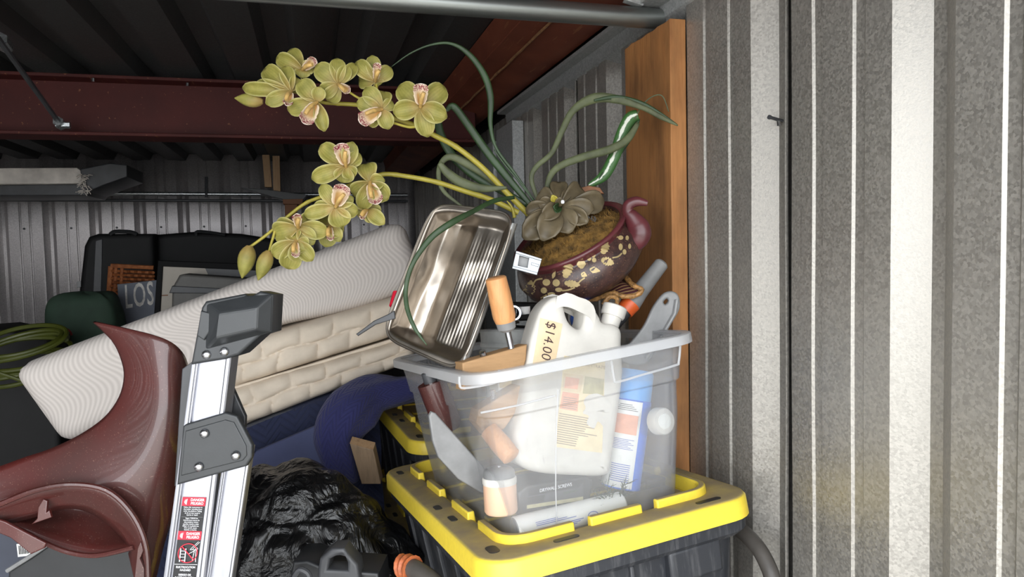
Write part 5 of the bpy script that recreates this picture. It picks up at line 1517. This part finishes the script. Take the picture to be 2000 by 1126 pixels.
# smooth blue-grey panel slanting below
tag(MB().add(*plate([(480, 905), (500, 880), (660, 812), (672, 850), (640, 900), (560, 960), (480, 960)], 1.93, .03, .006)).build('blue_slab', pm('blue_grey_canvas', (62, 68, 100), .8, var=.08, bump=.2)), 'flat blue grey canvas slab below the navy blanket', 'slab')
# bright blue blanket slumped over the rear totes
path = crom([at_d(x, y, d_) for x, y, d_ in ((830, 752, 2.06), (780, 762, 2.05), (730, 772, 2.03), (690, 800, 1.99), (664, 845, 1.96), (668, 890, 1.97), (680, 925, 2.0))], 8)
rad_ = lin([.030, .040, .058, .070, .064, .060, .05], 8)
mb = MB(); Np = len(path); Nk = 44
vs = []; fs = []
xax = None
for i, p in enumerate(path):
    t = (path[min(i+1, Np-1)]-path[max(i-1, 0)]).normalized()
    a0 = CF if xax is None else xax
    xax = (a0-t*a0.dot(t)).normalized(); yax = t.cross(xax)
    for k in range(Nk):
        an = 2*math.pi*k/Nk
        rr0 = rad_[i]*(1+.16*noise.noise(V((math.cos(an)*1.5, math.sin(an)*1.5, i*.09)))+.07*math.sin(an*5+i*.12))
        vs.append(p+(xax*math.cos(an)+yax*math.sin(an))*rr0)
fs = [(i*Nk+k, i*Nk+(k+1) % Nk, (i+1)*Nk+(k+1) % Nk, (i+1)*Nk+k) for i in range(Np-1) for k in range(Nk)]+[tuple(reversed(range(Nk))), tuple((Np-1)*Nk+k for k in range(Nk))]
uvs = [(abs(k/Nk-.5)*.9, i*.012) for i in range(Np) for k in range(Nk)]
bbk = tag(mb.add(vs, fs, uvs).build('blue_blanket', M_BLUEB, ang=80), 'bright blue quilted moving blanket slumped beside the rear totes', 'blanket')

# bin bag
def bagf(cx, cy, rx_, ry_, zt, seed, cr_=1.0, lump=0.0):
    def f(i, j):
        an = 2*math.pi*i; ph = j
        rad = math.sin(math.pi*min(1, ph*1.5)/2)**.62 if ph > 0 else 0.0
        q = V((math.cos(an)*rx_*rad, math.sin(an)*ry_*rad, (1-ph)*zt))*1.0+V((seed, 0, 0))
        wq_ = q+V((noise.noise(q*5), noise.noise(q*5+V((7, 0, 0))), noise.noise(q*5+V((0, 9, 0)))))*.05
        d1 = noise.voronoi(wq_*6.5)[0]; d2 = noise.voronoi(wq_*15)[0]
        c1 = (d1[1]-d1[0]); c2 = (d2[1]-d2[0])
        cre = .17*(.45-min(.9, c1))+.07*(.4-min(.8, c2))
        fan_ = .05*abs(math.sin(an*5.5+seed+2.5*noise.noise(q*4)))*max(0, 1-ph*2.2)
        k = rad*(1-cre*cr_*min(1, ph*4+.15)-fan_)
        z = zt*(1-ph**1.35)-.30*cre*cr_*(1-ph)*.5+.05*noise.noise(q*6)*(1-ph)
        ov = lump*max(0, min(1, (z-(HC-.80))/.12))*max(0, math.cos(an))*min(1, ph*3)
        return V((cx+rx_*k*math.cos(an)+ov, cy+ry_*k*math.sin(an)-ov*.5, max(0, z)))
    return f
gb_ = at_d(632, 1060, 1.62)
gbag = tag(MB().grid(bagf(gb_.x-.085, gb_.y+.02, .25, .235, HC-.46, 1.3, lump=.13), 240, 190).build('garbage_bag', M_BAG, ang=80, fix=False), 'shiny crinkled black garbage bag between ladder and stacked totes', 'bag')
b2 = at_d(50, 930, 1.72)
tag(MB().grid(bagf(b2.x-.05, b2.y+.1, .22, .16, HC-.50, 5.7, .5), 100, 70).build('black_sack', M_BAG, ang=80, fix=False), 'dark sack at far left below the foam mattress end', 'bag')
# board end sticking up beside the bag
q0, q1 = at_d(712, 868, 1.86), at_d(735, 960, 1.90)
wd = thing('board_offcut', 'short wooden board end sticking up beside the blue blanket', 'board', q1)
a_ = [at_d(683, 866, 1.86), at_d(729, 878, 1.86), at_d(744, 945, 1.88), at_d(706, 945, 1.88)]
b_ = [p+(CF*.03+CU*.012) for p in a_]
MB().hexa([a_[0], a_[1], a_[2], a_[3], b_[0], b_[1], b_[2], b_[3]]).build('plank', M_OLDWOOD, wd, bevel=.002)
MB().add([a_[0]-CF*.0006+CU*.0006, a_[1]-CF*.0006+CU*.0006, b_[1]+CU*.0008, b_[0]+CU*.0008], [(0, 1, 2, 3)]).build('end_grain', M_PALEWOOD, wd, fix=False)
# black plastic tool caddy at the bottom edge and a wrapped hose end
kc = thing('black_plastic_caddy', 'black plastic caddy with grey arched grip at bottom edge', 'caddy', at_d(650, 1180, 1.35))
MB().add(*plate([(560, 1160), (572, 1096), (600, 1094), (640, 1110), (740, 1118), (745, 1180), (560, 1180)], 1.36, .1, .006)).build('tray', M_BLACK, kc)
MB().add(*plate([(620, 1112), (624, 1090), (640, 1076), (648, 1070), (672, 1070), (680, 1082), (698, 1102), (704, 1140), (620, 1140)], 1.34, .05, .006, [[(640, 1112), (644, 1092), (656, 1086), (672, 1084), (678, 1098), (678, 1114)]])).build('grip', M_GREYD, kc)
MB().tube(crom([at_d(x, y, 1.33) for x, y in ((575, 1126), (585, 1112), (600, 1118), (605, 1130))], 4), .006, 8).build('wire_bail', M_GREYD, kc)
hw = thing('wrapped_hose_end', 'dark hose end wrapped in orange tape at bottom edge', 'hose', at_d(810, 1180, 1.24))
hp_ = crom([at_d(x, y, d_) for x, y, d_ in ((781, 1106, 1.32), (796, 1106, 1.31), (815, 1114, 1.29), (850, 1140, 1.26), (900, 1200, 1.22))], 5)
MB().tube(hp_, .017, 14).build('hose', M_DKHOSE, hw)
MB().tube([p for p in hp_[1:9]], [.021*(1+.12*math.sin(i*2.1)) for i in range(8)], 14).build('orange_wrap', pm('orange_tape', (176, 96, 56), .5, var=.3, scale=70, bump=.6, bscale=70), hw)
# hose bending beside the wall
hs = [at_d(x, y, d_) for x, y, d_ in ((1360, 1000, 1.46), (1400, 1010, 1.41), (1440, 1030, 1.36), (1475, 1062, 1.31), (1498, 1100, 1.28), (1510, 1140, 1.265), (1516, 1230, 1.255), (1518, 1400, 1.25))]
tag(MB().tube(crom(hs, 6), .0145, 18).build('bent_hose', M_DKHOSE), 'thick grey rubber hose bending down beside the corrugated wall', 'hose')

# ------------------------------------------------------------------ clutter near the back wall
def at3(x, y): return at_y(x, y, 4.3)
# black instrument cases
ZTR = at_y(300, 690, 4.0).z
def softbox(px, Y, depth, bev, name='shell', mat=M_BLACKC, parent=None, smooth=0, zf=True):
    """outline in pixels on the plane Y, running back; lower edge carried to the floor when asked"""
    pts = [at_y(x, y, Y) for x, y in px]
    o = [(p.x, (0 if y > 705 else ZTR) if y >= 690 else p.z) for p, (x, y) in zip(pts, px)]
    if smooth: o = [(p.x, p.y) for p in crom([(a, b, 0) for a, b in o], smooth, True)]
    return MB().add(*extr(o, [], depth, bev, lambda a, b, c: V((a, Y-c, b)))).build(name, mat, parent, ang=50)
c1 = thing('black_case', 'tall black padded case with rounded corner leaning by back wall', 'case', at_y(220, 760, 4.75))
softbox([(118, 720), (150, 600), (163, 480), (172, 462), (190, 456), (300, 456), (300, 720)], 4.75, .13, .03, parent=c1)
softbox([(178, 640), (186, 470), (200, 466), (196, 640)], 4.745, .02, .004, 'strap', M_GREYD, c1)
MB().tube(crom([at_y(x, y, 4.70) for x, y in ((215, 458), (225, 452), (255, 453), (268, 458))], 4), .012, 8).build('handle', M_BLACK, c1)
MB().add(*extr([(p.x, p.z) for p in [at_y(x, y, 4.74) for x, y in ((150, 550), (158, 548), (158, 560), (150, 562))]], [], .02, .002, lambda a, b, c: V((a, 4.74-c, b)))).build('clasp', M_GREYT, c1)
c2 = thing('black_case', 'wide black padded case right of the tall one by back wall', 'case', at_y(420, 760, 4.9))
softbox([(302, 720), (302, 458), (380, 452), (470, 456), (560, 470), (600, 480), (600, 720)], 4.9, .28, .03, parent=c2)
MB().tube(crom([at_y(x, y, 4.86) for x, y in ((383, 460), (386, 452), (420, 455), (440, 459))], 4), .010, 8).build('handle', M_BLACK, c2)
trk = thing('large_chest', 'wide black chest behind the mattresses carrying the framed picture', 'chest', (-.8, 4.1, 0))
MB().box((-1.5, 3.62, 0), (-.02, 4.6, ZTR-.05)).build('body', M_BLACKC, trk, bevel=.01)
MB().box((-1.51, 3.61, ZTR-.05), (-.01, 4.61, ZTR)).build('lid', M_BLACKC, trk, bevel=.01)
# wicker panel: frame, uprights and woven strands
wk = thing('wicker_panel', 'brown woven wicker panel standing behind the slate sign', 'panel', at_y(255, 700, 4.3))
Y0 = 4.3
A = at_y(208, 640, Y0); B = at_y(217, 516, Y0); Cc = at_y(300, 520, Y0); Dd = at_y(300, 640, Y0)
def wq(i, j): return (A*(1-i)+Dd*i)*(1-j)+(B*(1-i)+Cc*i)*j
for i in (0, .12, .26): MB().tube([V((wq(i, 0).x, Y0, ZTR)), wq(i, 0), wq(i, .97)], .014 if i == 0 else .009, 8).build('upright', M_WICK, wk)
MB().tube([wq(0, .98), wq(1, .98)], .012, 8).build('top_rail', M_WICK, wk)
for k in range(14):
    yk = .12+.06*k
    MB().tube([wq(i/24, yk)+V((0, .010*math.sin(i*1.6+(k % 2)*math.pi), 0)) for i in range(25)], .0085, 6).build('strand', M_WICK, wk)
# slate sign
sg = thing('slate_sign', 'slate grey sign with distressed pale lettering behind picture frame', 'sign', at_y(260, 700, 4.15))
softbox([(229, 555), (320, 545), (325, 700), (238, 700)], 4.15, .02, .002, 'board', M_SLATE, sg)
vs, fs = text2d('LOS', 1.0, 'LEFT', .012, 0, 1.1)
a0 = at_y(243, 582, 4.148); sz = (at_y(243, 556, 4.148)-at_y(243, 602, 4.148)).length*1.42
MB().add([a0+V((p.x*sz*.43, 0, p.y*sz+p.x*sz*.05)) for p in vs], fs).build('lettering', pm('worn_pale_paint', (196, 192, 186), .7, var=.3, scale=30), sg, fix=False)
# framed picture
pf = thing('picture_frame', 'black framed picture with cream mat leaning behind the mattress', 'frame', at_y(400, 700, 4.0))
Yp = 4.0
fo = [(308, 508), (560, 518), (556, 700), (296, 700)]; fi = [(318, 520), (546, 530), (542, 690), (308, 690)]
po = [(p.x, max(p.z, ZTR)) for p in [at_y(*q, Yp) for q in fo]]; pi_ = [(p.x, p.z) for p in [at_y(*q, Yp) for q in fi]]
MB().add(*extr(po, [pi_], .03, .004, lambda a, b, c: V((a, Yp-c, b)))).build('moulding', M_FRAME, pf)
MB().add(*extr(pi_, [], .004, .0005, lambda a, b, c: V((a, Yp+.012-c, b)))).build('mat_board', M_MATB, pf)
softbox([(310, 576), (328, 575), (328, 577), (310, 578)], Yp+.010, .002, .0004, 'printed_line', M_SHELFWOOD, pf)
softbox([(400, 522), (545, 530), (545, 560), (414, 552)], Yp+.010, .002, .0004, 'print', M_BLACK, pf)
# grey lidded case in front of it
gc = thing('grey_lidded_case', 'grey hard case with sloped lid in front of picture frame', 'case', at_y(400, 640, 3.75))
softbox([(332, 695), (336, 562), (350, 537), (358, 535), (500, 545), (500, 695)], 3.75, .2, .012, 'body', pm('dull_grey_case', (104, 102, 98), .55), gc)
softbox([(330, 572), (336, 558), (500, 566), (500, 574)], 3.74, .21, .004, 'lid_edge', M_GREYD, gc)
# green bag
g1 = MB()
gcn = at_y(168, 637, 3.9)
def gf(i, j):
    an = 2*math.pi*i; ph = math.pi*j
    s_ = lambda x, e: math.copysign(abs(x)**e, x)
    nz = 1+.08*noise.noise(V((math.cos(an)*2, math.sin(an)*2, j*4)))
    return gcn+V((.16*s_(math.cos(an), .5)*math.sin(ph)**.4*nz, .12*s_(math.sin(an), .5)*math.sin(ph)**.4, .165*s_(math.cos(ph), .6)*nz))
tag(g1.grid(gf, 40, 24).build('green_pillow', M_GREEN, ang=80, fix=False), 'dark green stuffed pillow beside the black case', 'pillow')
tag(MB().tube(crom([at_y(x, y, 3.6) for x, y in ((104, 652), (116, 644), (130, 648), (135, 656))], 5), .016, 8).build('red_strap', pm('dark_red_webbing', (120, 32, 30), .7), ang=80), 'small red strap below the green pillow', 'strap')
# black chest the hose coil lies on
ch = thing('dark_chest', 'low black chest at far left carrying the hose coil', 'chest', at_y(40, 760, 3.3))
softbox([(-140, 650), (-10, 640), (95, 660), (112, 690), (112, 1000), (-140, 1000)], 3.3, .28, .02, 'body', M_BLACKC, ch)
softbox([(-142, 700), (113, 720), (113, 728), (-142, 708)], 3.29, .02, .004, 'lid_seam', M_GREYD, ch)
# hose coil
hc = at_y(52, 692, 3.0); pts = []
rr = random.Random(9)
for t in range(240):
    an = t*.157; k = t/240
    pts.append(hc+V(((.15+.02*math.sin(an*.37))*math.cos(an)-.02, .10*math.sin(an), .045*math.sin(an*1.0+.4)+.055*math.cos(an*.19+1.0))))
tag(MB().tube(pts, .0085, 8).build('hose_coil', M_HOSE), 'yellow green hose coil at far left above the foam mattress', 'hose')
tag(MB().tube(crom([at_y(x, y, 2.6) for x, y in ((-20, 722), (20, 735), (40, 742), (62, 748))], 5), .006, 8).build('thin_hose', M_HOSE), 'thin green hose trailing left of the foam mattress', 'hose')
# long box stored high
hb = thing('overhead_box', 'long pale battered box stored high along the back wall', 'box', at_y(80, 380, 4.6))
softbox([(-60, 328), (150, 327), (162, 336), (158, 358), (-60, 360)], 4.55, .5, .006, 'pale_side', M_CAPCORK, hb)
softbox([(-60, 362), (160, 359), (175, 372), (168, 381), (-60, 382)], 4.6, .4, .006, 'lower_board', M_GREYD, hb)
softbox([(156, 330), (215, 318), (248, 322), (248, 345), (200, 362), (172, 374), (160, 360)], 4.5, .4, .006, 'end_flap', M_GREYD, hb)
fz = MB(); rr = random.Random(4)
for i in range(50):
    p = at_y(165+rr.uniform(-6, 8), 338+rr.uniform(0, 40), 4.49); q = p+V((rr.uniform(-1, 1), -rr.random(), rr.uniform(-1, .2)))*.03
    fz.tube([p, q], .0025, 4)
o = fz.build('frayed_fibres', M_CAPCORK, hb); o['kind'] = 'stuff'
# rail on the back wall
a, b = at_y(-40, 376, 5.45), at_y(640, 381, 5.45)
wrl = thing('wall_rail', 'thin bright metal rail running along the back wall', 'rail', a)
MB().tube([V((XL+.05, 5.45, a.z)), V((XR-.08, 5.45, b.z-.0))], .014, 10).build('upper_tube', M_GALV, wrl)
MB().tube([V((XL+.05, 5.45, a.z-.045)), V((XR-.08, 5.45, b.z-.045))], .010, 10).build('lower_tube', M_GREYD, wrl)
MB().tube([at_y(403, 345, 5.44), at_y(403, 385, 5.44)], .010, 8).build('hanger', M_GREYD, wrl)
# timber bracket
tb = thing('timber_bracket', 'pale wooden bracket of two short uprights above brown ledge', 'bracket', at_y(540, 400, 4.9))
softbox([(512, 302), (526, 302), (531, 365), (517, 365)], 5.28, .06, .002, 'upright', M_PALEWOOD, tb)
softbox([(532, 304), (546, 304), (548, 376), (534, 376)], 5.26, .06, .002, 'upright', M_PALEWOOD, tb)
softbox([(552, 389), (592, 388), (590, 399), (553, 398)], 5.2, .15, .002, 'ledge_end', M_SHELFWOOD, tb)
softbox([(470, 366), (520, 370), (600, 380), (592, 390), (552, 389)], 5.22, .15, .002, 'ledge', M_BLACK, tb)
softbox([(556, 399), (580, 399), (584, 520), (560, 520)], 5.24, .06, .002, 'leg', M_SHELFWOOD, tb)
